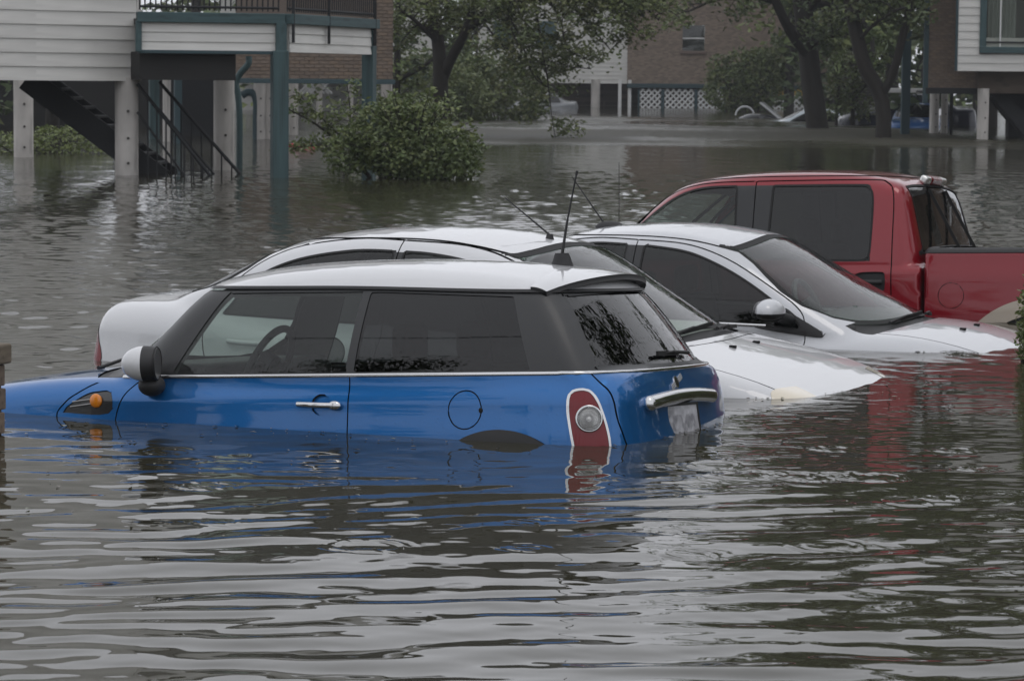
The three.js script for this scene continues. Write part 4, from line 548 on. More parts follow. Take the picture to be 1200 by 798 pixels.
  for (const [x, z, label] of [[8.6, -21, 'unseen hedge added for dark reflections behind the pickup tailgate'], [10.6, -16, 'unseen hedge added for dark reflections beside the added tree'], [11.4, -10.5, 'unseen hedge added for dark reflections across from the hatchback']]) { const c = hedge.clone(); c.name = numbered('hedge_bush'); c.position.set(x, 0, z); c.scale.setScalar(1.75); c.rotation.y = x * 2; tag(c, label, 'hedge'); scene.add(c); }
  { const h = thing('brick_house', 'unseen brick house added as a dark reflection for the pickup rear window', 'house', V(24.5, 0, -50), rad(-32)); mesh('wall', box(13, 7.5, 7, 0, 2.7, 0), H.brick[0], h); for (const x of [-4, 0, 4]) { const w = part('window', h, V(x, 3.4, 3.52)); mesh('pane', box(1.3, 1.5, 0.02), paneGlass, w); mesh('window_frame', box(1.5, 0.12, 0.08, 0, -0.8, 0.02), H.white, w); } mesh('roof', new THREE.CylinderGeometry(0.1, 8.6, 3, 4, 1).rotateY(Math.PI / 4).scale(1.15, 1, 0.75).translate(0, 7.9, 0), H.roof, h); }  // added house out of view, so the pickup's rear window mirrors something dark
  // undergrowth that closes the far bank
  const U = new Leaves(900), RU = U.R; for (let k = 0; k < 15000; k++) { const x = (RU() - 0.5) * 150, y = 5.5 * RU() ** 1.4 * (0.5 + 0.8 * noise2(x * 0.25, 3, 5)), z = -195 + 9 * RU(); U.leaf(x, y, z, 0.75, 0.22, TONES[['mid', 'dark', 'olive'][Math.floor(RU() * 3)]][Math.floor(RU() * 3)]); } const bank = U.build('undergrowth', undefined, leafFar); bank.name = numbered('undergrowth'); scene.add(bank); tag(bank, 'dense green undergrowth along the far bank', 'undergrowth', undefined, 'stuff');
}

// ---------------------------------------------------------------- blue hatchback
const hatchSpec = {
  lower: [[-0.17, 0.22], [-0.235, 0.33], [-0.25, 0.47], [-0.235, 0.60], [-0.20, 0.72], [-0.185, 0.84], [-0.155, 0.925], [-0.08, 0.965], [0.3, 0.972], [1.2, 0.955], [2.0, 0.942], [2.3, 0.942], [2.6, 0.928], [2.9, 0.893], [3.15, 0.838], [3.34, 0.75], [3.43, 0.62], [3.46, 0.48], [3.44, 0.34], [3.36, 0.22], [2.4, 0.20, 1], [0.6, 0.20, 1]],
  plan: [[-0.27, 0], [-0.262, 0.25], [-0.235, 0.48], [-0.17, 0.66], [-0.05, 0.775], [0.15, 0.83], [0.5, 0.845], [1.2, 0.85], [2.0, 0.85], [2.5, 0.845], [2.85, 0.83], [3.1, 0.79], [3.28, 0.70], [3.40, 0.52], [3.46, 0.28], [3.48, 0]],
  barrel: [[0.2, 0.05], [0.45, 0.0], [0.66, 0.003], [0.8, 0.018], [0.92, 0.045], [1.0, 0.07]],
  green: [[-0.12, 0.85, 1], [-0.155, 0.93], [-0.02, 1.13], [0.13, 1.30], [0.24, 1.355], [0.6, 1.395], [1.1, 1.41], [1.55, 1.395], [1.84, 1.355], [1.98, 1.31], [2.2, 1.13], [2.46, 0.93], [2.5, 0.85, 1]],
  wide: (x, y) => 0.800 - 0.03 * smooth(0.6, -0.1, x) - Math.max(-0.01, y - 0.93) * (0.34 + 0.55 * Math.max(0, y - 0.93)) - 0.012 * (x - 1.1) ** 2 - 0.02 * smooth(1.7, 2.3, x),
  hoodCrown: 0.07, roofCrown: 0.17, bowRear: -0.2, bowFront: 0.33, bowFrom: 0.5, bowTo: 1.6, kLow: 0.11, kTop: 0.06, kJoin: 0.02,
};
const hatch = carGroup('hatchback_car', 'small blue hatchback car with white roof and mirrors, standing in floodwater', 'car', undefined, onLevel(690, 524), rad(180 - 21.5), 0, -0.785, 0.68, rad(-2.3), rad(3.2));
const hatchShell = new Shell(carField(hatchSpec), [-0.34, 0.12, -0.93], [3.56, 1.5, 0.93], 0.023);
const paneGlassClear = phys(lin(0.92, 0.92, 0.92), { transmission: 1, roughness: 0, thickness: 0, ior: 1.5 });
{
  const car = hatch, sh = hatchShell, hand = (fn, id) => ({ id: id ?? ++fieldId, fn });
  const roofY = (x) => 1.262 + 0.022 * smooth(0.2, 1.3, x);
  const beltY = (x) => 0.932 - 0.0125 * clamp(x, 0, 2.3), fBelt = hand((p) => p[1] - beltY(p[0])), fRoof = hand((p) => p[1] - roofY(p[0])), fScreen = hand((p) => p[0] + 0.33 * p[2] * p[2] - 2.435), fSpoil = hand((p) => p[0] - 0.30 - 0.05 * p[2] * p[2]);
  const low = (v) => ({ id: fBelt.id, field: fBelt.fn, hi: v });
  const R = [];
  const both = (pts, min) => [-1, 1].map((s) => sideField(pts, s, min));
  const door = both(spline([[1.062, 1.0, 1], [1.052, 0.80], [1.048, 0.25, 1], [2.16, 0.25, 1], [2.168, 0.65], [2.150, 0.79], [2.09, 0.88], [1.98, 0.94], [1.96, 1.0, 1]], 5));
  const hoodLine = both(spline([[2.235, 1.1, 1], [2.245, 0.905, 1], [2.32, 0.868, 1], [2.405, 0.815, 1], [2.46, 0.76, 1], [2.5, 0.2, 1], [3.7, 0.2, 1], [3.7, 1.1, 1]], 4), 0.05);
  const fuel = sideField(spline(Array.from({ length: 24 }, (_, k) => [0.518 + 0.074 * Math.cos(k * Math.PI / 12), 0.782 + 0.080 * Math.sin(k * Math.PI / 12)]), 2), -1);
  const arch = both(Array.from({ length: 64 }, (_, k) => [0.362 + 0.372 * Math.cos(k * Math.PI / 32), 0.33 + 0.372 * Math.sin(k * Math.PI / 32)]));
  const archF = both(Array.from({ length: 64 }, (_, k) => [2.83 + 0.372 * Math.cos(k * Math.PI / 32), 0.33 + 0.372 * Math.sin(k * Math.PI / 32)]));
  const scut = both(spline([[2.200, 0.842], [2.27, 0.846], [2.33, 0.830], [2.43, 0.765], [2.40, 0.752], [2.20, 0.752]], 4));
  const tail = [-1, 1].map((s) => axisField(spline([[-0.500, 0.858], [-0.452, 0.856], [-0.420, 0.81], [-0.392, 0.72], [-0.378, 0.628], [-0.395, 0.612], [-0.495, 0.612], [-0.514, 0.63], [-0.530, 0.75], [-0.527, 0.83]], 5), [-0.8, 0, -0.6 * s], [0, 1, 0], [-0.6, 0, 0.8 * s], 0.3, (p) => p[2] * s > 0));
  const rev = [-1, 1].map((s) => axisField(Array.from({ length: 28 }, (_, k) => [-0.4558 + 0.050 * Math.cos(k * Math.PI / 14), 0.748 + 0.052 * Math.sin(k * Math.PI / 14)]), [-0.8, 0, -0.6 * s], [0, 1, 0], [-0.6, 0, 0.8 * s], 0.3, (p) => p[2] * s > 0));
  const gate = axisField(spline([[-0.712, 1.1, 1], [-0.712, 0.86], [-0.70, 0.70], [-0.64, 0.595], [-0.4, 0.565], [0.4, 0.565], [0.64, 0.595], [0.70, 0.70], [0.712, 0.86], [0.712, 1.1, 1]], 5), [0, 0, 1], [0, 1, 0], [-1, 0, 0], 0.12);
  const glassRear = axisField(spline([[-0.655, 0.968], [-0.62, 0.963], [0, 0.958], [0.62, 0.963], [0.655, 0.968], [0.53, 1.235], [0.50, 1.25], [0, 1.262], [-0.50, 1.25], [-0.53, 1.235]], 4), [0, 0, 1], [0, 1, 0], [-1, 0, 0], 0.3);
  const glassFront = axisField(spline([[-0.64, 0.985], [0, 0.985], [0.64, 0.985], [0.49, 1.28], [0.45, 1.295], [0, 1.305], [-0.45, 1.295], [-0.49, 1.28]], 4), [0, 0, 1], [0, 1, 0], [1, 0, 0], 0.06, (p) => p[0] > 1.5);
  const dGlass = both(spline([[1.078, 0.935, 1], [1.91, 0.925, 1], [1.735, 1.25], [1.705, 1.270], [1.66, 1.272, 1], [1.072, 1.274, 1]], 4)), qGlass = both(spline([[1.04, 0.935, 1], [1.035, 1.274, 1], [0.375, 1.25, 1], [0.248, 0.945, 1]], 4));
  const recess = sideField(spline(Array.from({ length: 16 }, (_, k) => [1.178 + 0.046 * Math.cos(k * Math.PI / 8), 0.798 + 0.046 * Math.sin(k * Math.PI / 8)]), 2), -1);
  const side = ['left', 'right'];
  [0, 1].forEach((k) => {
    R.push({ name: 'dgap', tests: [band(door[k], -0.0027, 0.0027), low(0)] }, { name: 'hgap', tests: [band(hoodLine[k], -0.003, 0.003), low(-0.02)] });
    R.push({ name: 'revhole', tests: [within(rev[k])] }, { name: 'tailring' + k, tests: [band(tail[k], 0, 0.0095)] }, { name: 'tail' + k, tests: [within(tail[k])] });
    R.push({ name: 'scuttle' + k, tests: [within(scut[k])] });
    R.push({ name: 'dglass' + k, tests: [within(dGlass[k])] }, { name: 'qglass' + k, tests: [within(qGlass[k])] });
    R.push({ name: 'well', tests: [within(arch[k], -0.062)] }, { name: 'flare' + k, tests: [within(arch[k])] }, { name: 'well', tests: [within(archF[k], -0.062)] }, { name: 'flareF' + k, tests: [within(archF[k])] });
  });
  R.push({ name: 'fgap', tests: [band(fuel, -0.0024, 0.0024)] }, { name: 'fuel', tests: [within(fuel, -0.0024)] }, { name: 'recess', tests: [within(recess)] });
  R.push({ name: 'ggap', tests: [band(gate, -0.003, 0.003), low(0)] });
  R.push({ name: 'rearglass', tests: [within(glassRear)] }, { name: 'screen', tests: [within(glassFront)] });
  R.push({ name: 'roof', tests: [{ id: fRoof.id, field: fRoof.fn, lo: 0.012 }] }, { name: 'rooftrim', tests: [{ id: fRoof.id, field: fRoof.fn, lo: 0 }] });
  R.push({ name: 'black', tests: [{ id: fBelt.id, field: fBelt.fn, lo: 0 }, { id: fScreen.id, field: fScreen.fn, hi: 0 }] });
  R.push({ name: 'cowl', tests: [{ id: fBelt.id, field: fBelt.fn, lo: 0 }, { id: fScreen.id, field: fScreen.fn, hi: 0.055 }, { id: ++fieldId, field: (p, n) => 0.5 - n[1], hi: 0 }] });
  R.push({ name: 'gate', tests: [within(gate, -0.003)] }, { name: 'door0', tests: [within(door[0], -0.0027)] }, { name: 'door1', tests: [within(door[1], -0.0027)] }, { name: 'hood', tests: [within(hoodLine[0], -0.003)] }, { name: 'hood', tests: [within(hoodLine[1], -0.003)] }, { name: 'hood', tests: [{ id: ++fieldId, field: (p) => 2.245 - p[0], hi: 0 }] });
  const D = sh.divide(R), g = (n, off, rim) => sh.geometry(D.get(n) ?? [], off, rim);
  mesh('quarter_panel', g('none'), M.blue, car);
  mesh('hood', g('hood'), M.blue, car);
  mesh('tailgate', g('gate'), M.blue, car);
  mesh('roof', g('roof', 0.006, 0), M.white, car).userData.label = 'white roof panel';
  mesh('roof_trim', g('rooftrim', 0.009, 0), M.blackMatt, car);
  mesh('pillar_trim', g('black', 0.001, 0), M.pillar, car);
  mesh('cowl', g('cowl', -0.008, 0), M.blackMatt, car);
  mesh('panel_gap', merged([g('dgap', -0.009, 0.0005), g('hgap', -0.009, 0.0005), g('fgap', -0.007, 0.0005), g('ggap', -0.009, 0.0005), g('well', -0.10, -0.004)]), M.gap, car).userData.kind = 'stuff';
  [0, 1].forEach((k) => {
    const d = mesh('door', g('door' + k), M.blue, car);
    mesh('door_window', g('dglass' + k, -0.003, 0.001), M.glassClear, d);
    mesh('quarter_window', g('qglass' + k, -0.003, 0.001), M.glassDark, car);
    mesh('wheel_arch_flare', g('flare' + k, 0.008, 0), M.flare, car); mesh('wheel_arch_flare', g('flareF' + k, 0.008, 0), M.flare, car);
    const s = k ? 1 : -1, t = new THREE.Group(); t.name = 'tail_light'; car.add(t);
    mesh('chrome_surround', g('tailring' + k, 0.010, 0), M.chrome, t);
    mesh('lens', g('tail' + k, 0.007, 0), M.redLens, t);
    const c = sh.hit(V(-0.6 * 3, 0.748, s * 2.4 - s * 0.77 + s * 0.77).add(V(-0.013, 0, 0)), V(0.6, 0, -0.8 * s).normalize()) ?? V(-0.013, 0.75, s * 0.777);
    c.set(-0.013, 0.748, s * 0.777); sh.snap(c); const n = V(...sh.normal([c.x, c.y, c.z]));
    const q = new THREE.Quaternion().setFromUnitVectors(V(0, 0, 1), n);
    const put = (gg, o) => gg.applyQuaternion(q).translate(c.x + n.x * o, c.y + n.y * o, c.z + n.z * o);
    const bowl = mesh('reversing_lamp', put(new THREE.LatheGeometry([[0.004, -0.030], [0.018, -0.027], [0.034, -0.018], [0.044, -0.008], [0.050, 0.006]].map(([a1, b1]) => new THREE.Vector2(a1, b1)), 32).rotateX(Math.PI / 2), 0.012), M.chrome, t);
    mesh('bulb', put(new THREE.SphereGeometry(0.011, 14, 10).translate(0, 0, -0.014), 0.012), M.clearLens, t); mesh('lamp_cover', put(new THREE.SphereGeometry(0.05, 24, 8, 0, Math.PI * 2, 0, Math.PI / 2).rotateX(Math.PI / 2).scale(1, 1, 0.22), 0.018), paneGlassClear, t);
    mesh('lamp_ring', new THREE.TorusGeometry(0.052, 0.0055, 8, 32).applyQuaternion(q).translate(c.x + n.x * 0.010, c.y + n.y * 0.010, c.z + n.z * 0.010), M.chrome, t);
    // side scuttle with its amber repeater
    const sc = mesh('side_scuttle', g('scuttle' + k, -0.004, 0.001), M.black, car);
    const a = sh.side(2.268, 0.806, s); mesh('repeater_lamp', new THREE.SphereGeometry(0.031, 20, 12).scale(1, 1, 0.42).translate(a.x, a.y, a.z), M.amber, sc);
    for (const [x0, y0, x1, y1] of [[2.29, 0.812, 2.385, 0.800], [2.29, 0.792, 2.395, 0.778]]) { const A = sh.side(x0, y0, s), B = sh.side(x1, y1, s); mesh('scuttle_bar', rod(A, B, 0.004), M.steel, sc); }
    // mirror
    const m = new THREE.Group(); m.name = 'door_mirror'; m.position.set(1.985, 0.972, s * 0.905); m.rotation.y = s * -0.30; m.scale.setScalar(1.13); car.add(m);
    const capShape = (x0, x1) => { const pts = []; for (let i = 0; i <= 14; i++) { const x = lerp(x0, x1, i / 14); pts.push(new THREE.Vector2(Math.sqrt(Math.max(0, 1 - (Math.max(0, x) / 0.088) ** 2)) * (x < 0 ? 1 - 1.2 * x * x * 30 : 1), x)); } return new THREE.LatheGeometry(pts, 36).rotateZ(-Math.PI / 2).scale(1, 0.068, 0.085); };
    mesh('cap', capShape(0.088, 0), M.white, m); mesh('housing', merged([capShape(0, -0.055), new THREE.CircleGeometry(1, 32).scale(0.085, 0.066, 1).rotateY(-Math.PI / 2).translate(-0.05, 0, 0)]), M.blackMatt, m);
    mesh('mirror_glass', new THREE.CircleGeometry(1, 32).scale(0.078, 0.06, 1).rotateY(-Math.PI / 2).translate(-0.0525, 0, 0), M.steel, m);
    mesh('mirror_foot', new THREE.SphereGeometry(1, 24, 16).scale(0.052, 0.042, 0.06).translate(-0.02, -0.085, -s * 0.045), M.blackMatt, m);
  });
  mesh('rear_window', g('rearglass', -0.003, 0.001), M.glassDark, car);
  mesh('windscreen', g('screen', -0.003, 0.001), M.glassScreen, car);
  const flap = mesh('fuel_flap', g('fuel', 0), M.blue, car);
  mesh('flap_catch', (() => { const a = sh.side(0.447, 0.780, -1); return new THREE.SphereGeometry(0.010, 10, 8).scale(1, 1.2, 0.4).translate(a.x, a.y, a.z); })(), M.gap, flap);
  mesh('handle_recess', g('recess', -0.016, 0), M.blue, car);
  { // pull handle with key barrel
    const h = new THREE.Group(); h.name = 'door_handle'; car.add(h);
    const a = sh.side(1.282, 0.800, -1), b = sh.side(1.085, 0.796, -1), pts = []; for (let i = 0; i <= 8; i++) { const t = i / 8, p = a.clone().lerp(b, t); p.z -= 0.008 + 0.026 * Math.sin(Math.PI * t); pts.push(p); }
    mesh('grip', tube(pts, 0.0125, 24, 10).scale(1, 1, 1), M.chrome, h); mesh('key_barrel', new THREE.SphereGeometry(0.021, 16, 10).scale(1.5, 1, 0.9).translate(b.x + 0.022, b.y, b.z - 0.016), M.chrome, h);
  }
  { // chrome line round the waist
    const path = [], N = (p) => ({ p, n: V(...sh.normal([p.x, p.y, p.z])) });
    for (let x = 2.17; x > 0.10; x -= 0.03) path.push(N(sh.side(x, beltY(x) + 0.003, -1)));
    for (let a = -72; a <= 72; a += 4) { const d = V(Math.cos(rad(a)), 0, -Math.sin(rad(a))), p = sh.hit(V(0.55, 0.935, 0).addScaledVector(d, -3), d); if (p && p.x < 0.11) path.push(N(p)); }
    for (let x = 0.12; x < 2.17; x += 0.03) path.push(N(sh.side(x, beltY(x) + 0.003, 1)));
    mesh('belt_moulding', ribbon(path, 0.017, 0.008), M.chrome, car);
  }
  { // tail: chrome grab bar, plate, badge, spoiler, wiper
    const N = (p) => ({ p, n: V(...sh.normal([p.x, p.y, p.z])) }), path = [];
    for (let z = -0.40; z <= 0.401; z += 0.02) path.push(N(sh.hit(V(-3, 0.815 - 0.10 * z * z, z - 0.10), V(1, 0, 0))));
    { const pts = path.filter((_, i) => i % 4 === 0).map(({ p, n }) => p.clone().addScaledVector(n, 0.010)), f = tube(pts, 0.033, 40, 12), e = [pts[0], pts[pts.length - 1]].map((p) => new THREE.SphereGeometry(0.033, 14, 10).translate(p.x, p.y, p.z)); mesh('grab_bar', merged([f, ...e]), M.chrome, car); }
    const c = sh.hit(V(-3, 0.70, -0.16), V(1, 0, 0)), n = V(...sh.normal([c.x, c.y, c.z]));
    const plate = new THREE.Group(); plate.name = 'licence_plate'; plate.position.copy(c).addScaledVector(n, 0.012); plate.rotation.set(0.03, -Math.PI / 2, 0); plate.rotation.order = 'YXZ'; plate.rotation.x = -0.14; plate.rotation.y -= 0.16; car.add(plate);
    const dirt = texture(128, 64, (u, v) => { const m = fbm(u * 9, v * 5, 4, 21), k = 0.66 + 0.30 * (m - 0.5); const s = (v > 0.28 && v < 0.72 && u > 0.1 && u < 0.9) ? -0.12 * smooth(0.42, 0.62, fbm(u * 16, v * 5, 3, 33)) : 0; return [k + s, k + s, k + s + 0.02]; });
    mesh('plate', rbox(0.305, 0.152, 0.006, 0.002), std(0xffffff, 0.35, { map: dirt }), plate); mesh('plate_frame', merged([box(0.325, 0.010, 0.012, 0, 0.08, 0), box(0.325, 0.010, 0.012, 0, -0.08, 0), box(0.010, 0.15, 0.012, 0.158, 0, 0), box(0.010, 0.15, 0.012, -0.158, 0, 0)]), M.blackMatt, plate);
    const e = sh.hit(V(-3, 0.876, -0.115), V(1, 0, 0)), q = new THREE.Quaternion().setFromUnitVectors(V(0, 0, 1), V(...sh.normal([e.x, e.y, e.z])));
    const wing = []; for (const s of [-1, 1]) for (const k of [-1, 0, 1]) wing.push(rbox(0.062 - 0.008 * Math.abs(k), 0.006, 0.006, 0.002, s * 0.056, k * 0.009, 0.004));
    const badge = mesh('winged_badge', merged([new THREE.CylinderGeometry(0.026, 0.028, 0.008, 24).rotateX(Math.PI / 2), ...wing]).applyQuaternion(q).translate(e.x, e.y, e.z), M.chrome, car);
    mesh('badge_disc', new THREE.CylinderGeometry(0.020, 0.020, 0.010, 20).rotateX(Math.PI / 2).applyQuaternion(q).translate(e.x, e.y, e.z), M.black, badge);
    // spoiler over the rear window
    const pos = [], idx = [], NX = 12, NZ = 24, at = (i, j, b) => b * (NX + 1) * (NZ + 1) + i * (NZ + 1) + j;
    for (const b of [0, 1]) for (let i = 0; i <= NX; i++) for (let j = 0; j <= NZ; j++) { const v = j / NZ * 2 - 1, z = v * 0.598, u = i / NX, xF = 0.31, xR = 0.095 + 0.26 * z * z + 0.05 * Math.abs(v) ** 6, x = lerp(xF, xR, u); const top = 1.374 - 0.010 * u - 0.022 * u * u - 0.17 * z * z * (1 - 0.2 * u) - 0.022 * Math.abs(v) ** 8, th = lerp(0.125, 0.024, u ** 0.7) * (1 - 0.25 * Math.abs(v) ** 6); pos.push(x, b ? top - th : top, z); }
    for (const b of [0, 1]) for (let i = 0; i < NX; i++) for (let j = 0; j < NZ; j++) { const a = at(i, j, b), c2 = at(i + 1, j, b); if (b) idx.push(a, c2, a + 1, a + 1, c2, c2 + 1); else idx.push(a, a + 1, c2, a + 1, c2 + 1, c2); }
    const mk = (k) => { const gg = new THREE.BufferGeometry(); gg.setAttribute('position', new THREE.Float32BufferAttribute(pos, 3)); gg.setIndex(k); const h = gg.toNonIndexed(); h.computeVertexNormals(); const o = gg.clone(); o.computeVertexNormals(); return o; };
    const edge = []; for (let j = 0; j < NZ; j++) edge.push(at(NX, j, 0), at(NX, j, 1), at(NX, j + 1, 0), at(NX, j + 1, 0), at(NX, j, 1), at(NX, j + 1, 1)); for (const j of [0, NZ]) for (let i = 0; i < NX; i++) edge.push(at(i, j, 0), at(i + 1, j, 0), at(i, j, 1), at(i, j, 1), at(i + 1, j, 0), at(i + 1, j, 1));
    const half = idx.length / 2, sp = mesh('rear_spoiler', mk(idx.slice(0, half)), M.white, car); sp.userData.label = 'white spoiler over the rear window';
    mesh('spoiler_underside', mk([...idx.slice(half), ...edge]), M.blackMatt, sp);
    const hit = (y, z) => sh.hit(V(-3, y, z), V(1, 0, 0)); wiper(car, hit(0.985, 0.16), hit(0.992, -0.22), V(-0.8, 0.5, 0), 'rear_wiper');
    // aerial
    const ba = sh.hit(V(0.40, 3, 0.02), V(0, -1, 0)), an = new THREE.Group(); an.name = 'aerial'; an.position.copy(ba); car.add(an);
    mesh('aerial_base', new THREE.CylinderGeometry(0.030, 0.052, 0.062, 20).scale(1.05, 1, 0.7).translate(0, 0.028, 0), M.blackMatt, an); mesh('mast', merged([rod([0, 0.05, 0], [-0.028, 0.21, 0], 0.0075, 0.0055), rod([-0.028, 0.21, 0], [-0.072, 0.41, 0.0], 0.0045, 0.004), rod([-0.07, 0.40, 0], [-0.074, 0.42, 0], 0.006)]), M.blackMatt, an);
  }
  for (const [x, z] of [[2.62, -0.16], [2.62, 0.20]]) { const p = sh.hit(V(x, 3, z), V(0, -1, 0)); mesh('washer_jet', rbox(0.035, 0.012, 0.02, 0.004, p.x, p.y + 0.004, p.z), M.gap, car); }
  { const h = (x, z) => sh.hit(V(x, 3, z), V(0, -1, 0)); wiper(car, h(2.43, -0.50), h(2.36, 0.10), V(0.4, 0.9, 0)); wiper(car, h(2.47, 0.02), h(2.40, 0.55), V(0.4, 0.9, 0)); }
  mesh('interior_lining', sh.geometry([...D.get('black'), ...D.get('roof'), ...D.get('rooftrim')], -0.03, 0), M.lining, car);
  for (const k of [0, 1]) mesh('door_card', sh.geometry(D.get('door' + k).filter((t) => sh.P[t[0]][1] > 0.5), -0.05, 0), M.cloth, car);
  for (const s of [-1, 1]) mesh('side_card', sh.geometry(D.get('none').filter((t) => sh.P[t[0]][1] > 0.5 && sh.P[t[0]][2] * s > 0.3 && sh.P[t[0]][0] < 1.06 && sh.N[t[0]][2] * s > 0.6), -0.05, 0), M.cloth, car);
  mesh('dashboard', rbox(0.42, 0.22, 1.36, 0.06, 2.02, 0.855, 0), M.blackMatt, car);
  mesh('parcel_shelf', rbox(0.34, 0.03, 1.2, 0.01, 0.14, 0.90, 0), M.cloth, car);
  steeringWheel(car, 1.66, 0.945, -0.36);
  for (const z of [-0.36, 0.36]) seat(car, 1.12, z, 0.48, 0.56, M.clothGrey, 0.42); for (const z of [-0.3, 0.3]) seat(car, 0.40, z, 0.46, 0.48, M.clothGrey, 0.44);
  wheels(car, [0.362, 2.83], 0.74, 0.30);
}

// ---------------------------------------------------------------- white saloons
function saloon(car, spec, c) {
  const sh = new Shell(carField(spec), [-0.1, 0.14, -0.95], [4.55, 1.6, 0.95], 0.028), hand = (fn) => ({ id: ++fieldId, fn });
  const both = (pts, min) => [-1, 1].map((s) => sideField(pts, s, min)), R = [];
  const winF = both(spline(c.winF, 5)), winR = both(spline(c.winR, 5)), pil = both(spline(c.pillar, 3)), doorF = both(spline(c.doorF, 5)), doorR = both(spline(c.doorR, 5)), roofLine = both(spline(c.roofLine, 6), -0.2), sail = c.sail ? both(spline(c.sail, 5)) : null;
  const screen = axisField(spline(c.screen, 5), [0, 0, 1], [0, 1, 0], [1, 0, 0], 0.03, (p) => p[0] > 2.1), rear = axisField(spline(c.rear, 5), [0, 0, 1], [0, 1, 0], [-1, 0, 0], 0.03, (p) => p[0] < 1.7);
  const hoodTop = axisField(spline(c.hoodTop, 5), [1, 0, 0], [0, 0, 1], [0, 1, 0], 0.25), trunk = axisField(spline(c.trunkTop, 5), [1, 0, 0], [0, 0, 1], [0, 1, 0], 0.25);
  const head = both(spline(c.head, 5), -0.3), tail = both(spline(c.tail, 5), -0.6), fCowl = hand((p) => p[0] + spec.bowFront * p[2] * p[2] - c.cowl);
  const arch = both(Array.from({ length: 48 }, (_, k) => [c.axles[0] + 0.35 * Math.cos(k * Math.PI / 24), 0.31 + 0.35 * Math.sin(k * Math.PI / 24)])), archF = both(Array.from({ length: 48 }, (_, k) => [c.axles[1] + 0.35 * Math.cos(k * Math.PI / 24), 0.31 + 0.35 * Math.sin(k * Math.PI / 24)]));
  const w = 0.003;
  R.push({ name: 'screen', tests: [within(screen)] }, { name: 'sealS', tests: [band(screen, 0, 0.016)] }, { name: 'rear', tests: [within(rear)] }, { name: 'sealS', tests: [band(rear, 0, 0.014)] });
  [0, 1].forEach((k) => {
    R.push({ name: 'wf' + k, tests: [within(winF[k])] }, { name: 'wr' + k, tests: [within(winR[k])] }, { name: 'seal', tests: [band(winF[k], 0, 0.011)] }, { name: 'seal', tests: [band(winR[k], 0, 0.011)] });
    if (sail) R.push({ name: 'sail' + k, tests: [within(sail[k])] });
    R.push({ name: 'gap', tests: [band(doorF[k], -w, w)] }, { name: 'gap', tests: [band(doorR[k], -w, w)] });
    R.push({ name: 'pillar' + k, tests: [within(pil[k])] });
    R.push({ name: 'gap', tests: [band(roofLine[k], -w, w), { id: ++fieldId, field: (p) => 0.35 - p[2] * (k ? 1 : -1), hi: 0 }, { id: ++fieldId, field: (p) => Math.abs(p[0] - 1.80) - 0.80, hi: 0 }] });
    R.push({ name: 'head' + k, tests: [within(head[k]), { id: ++fieldId, field: (p) => 3.4 - p[0], hi: 0 }, { id: ++fieldId, field: (p) => 0.50 - p[2] * (k ? 1 : -1), hi: 0 }] }, { name: 'tail' + k, tests: [within(tail[k]), { id: ++fieldId, field: (p) => p[0] - 0.6, hi: 0 }, { id: ++fieldId, field: (p) => 0.45 - Math.abs(p[2]), hi: 0 }] });
    R.push({ name: 'well', tests: [within(arch[k])] }, { name: 'well', tests: [within(archF[k])] });
  });
  R.push({ name: 'cowl', tests: [{ id: fCowl.id, field: fCowl.fn, lo: -0.12, hi: 0.045 }, { id: ++fieldId, field: (p, n) => 0.45 - n[1], hi: 0 }, { id: ++fieldId, field: (p) => Math.abs(p[2]) - 0.66, hi: 0 }, { id: ++fieldId, field: (p) => p[1] - c.cowlTop, hi: 0 }] });
  R.push({ name: 'gap', tests: [band(hoodTop, -w, w)] }, { name: 'gap', tests: [band(trunk, -w, w)] });
  R.push({ name: 'hood', tests: [within(hoodTop)] }, { name: 'trunk', tests: [within(trunk)] });
  [0, 1].forEach((k) => R.push({ name: 'doorF' + k, tests: [within(doorF[k])] }, { name: 'doorR' + k, tests: [within(doorR[k])] }));
  R.push({ name: 'roof', tests: [{ id: ++fieldId, field: (p, n) => 0.55 - n[1], hi: 0 }, { id: ++fieldId, field: (p) => c.roofFrom - p[1], hi: 0 }] });
  const D = sh.divide(R), g = (n, off, rim) => sh.geometry(D.get(n) ?? [], off, rim);
  mesh('body', merged([g('none'), g('roof')]), c.paint, car);
  mesh('hood', g('hood'), c.paint, car); mesh('boot_lid', g('trunk'), c.paint, car);
  mesh('panel_gap', merged([g('gap', -0.008, 0.0005), g('well', -0.09, -0.003)]), M.gap, car).userData.kind = 'stuff';
  mesh('window_seal', merged([g('seal', 0.002, 0), g('sealS', -0.002, 0)]), M.rubber, car).userData.kind = 'stuff';
  mesh('cowl', g('cowl', -0.012, 0), M.blackMatt, car);
  [0, 1].forEach((k) => {
    mesh('pillar_trim', g('pillar' + k, 0.001, 0), M.pillar, car);
    const s = k ? 1 : -1, f = mesh('front_door', g('doorF' + k), c.paint, car), r = mesh('rear_door', g('doorR' + k), c.paint, car);
    mesh('window', g('wf' + k, -0.003, 0.001), c.glassF, f); mesh('window', g('wr' + k, -0.003, 0.001), c.glassR, r);
    if (sail) mesh('mirror_sail', g('sail' + k, 0.006, 0), M.blackMatt, car);
    if (D.has('head' + k)) mesh('headlight', g('head' + k, 0.002, 0), M.headLens, car);
    if (D.has('tail' + k)) mesh('tail_light', g('tail' + k, 0.004, 0), M.redLens, car);
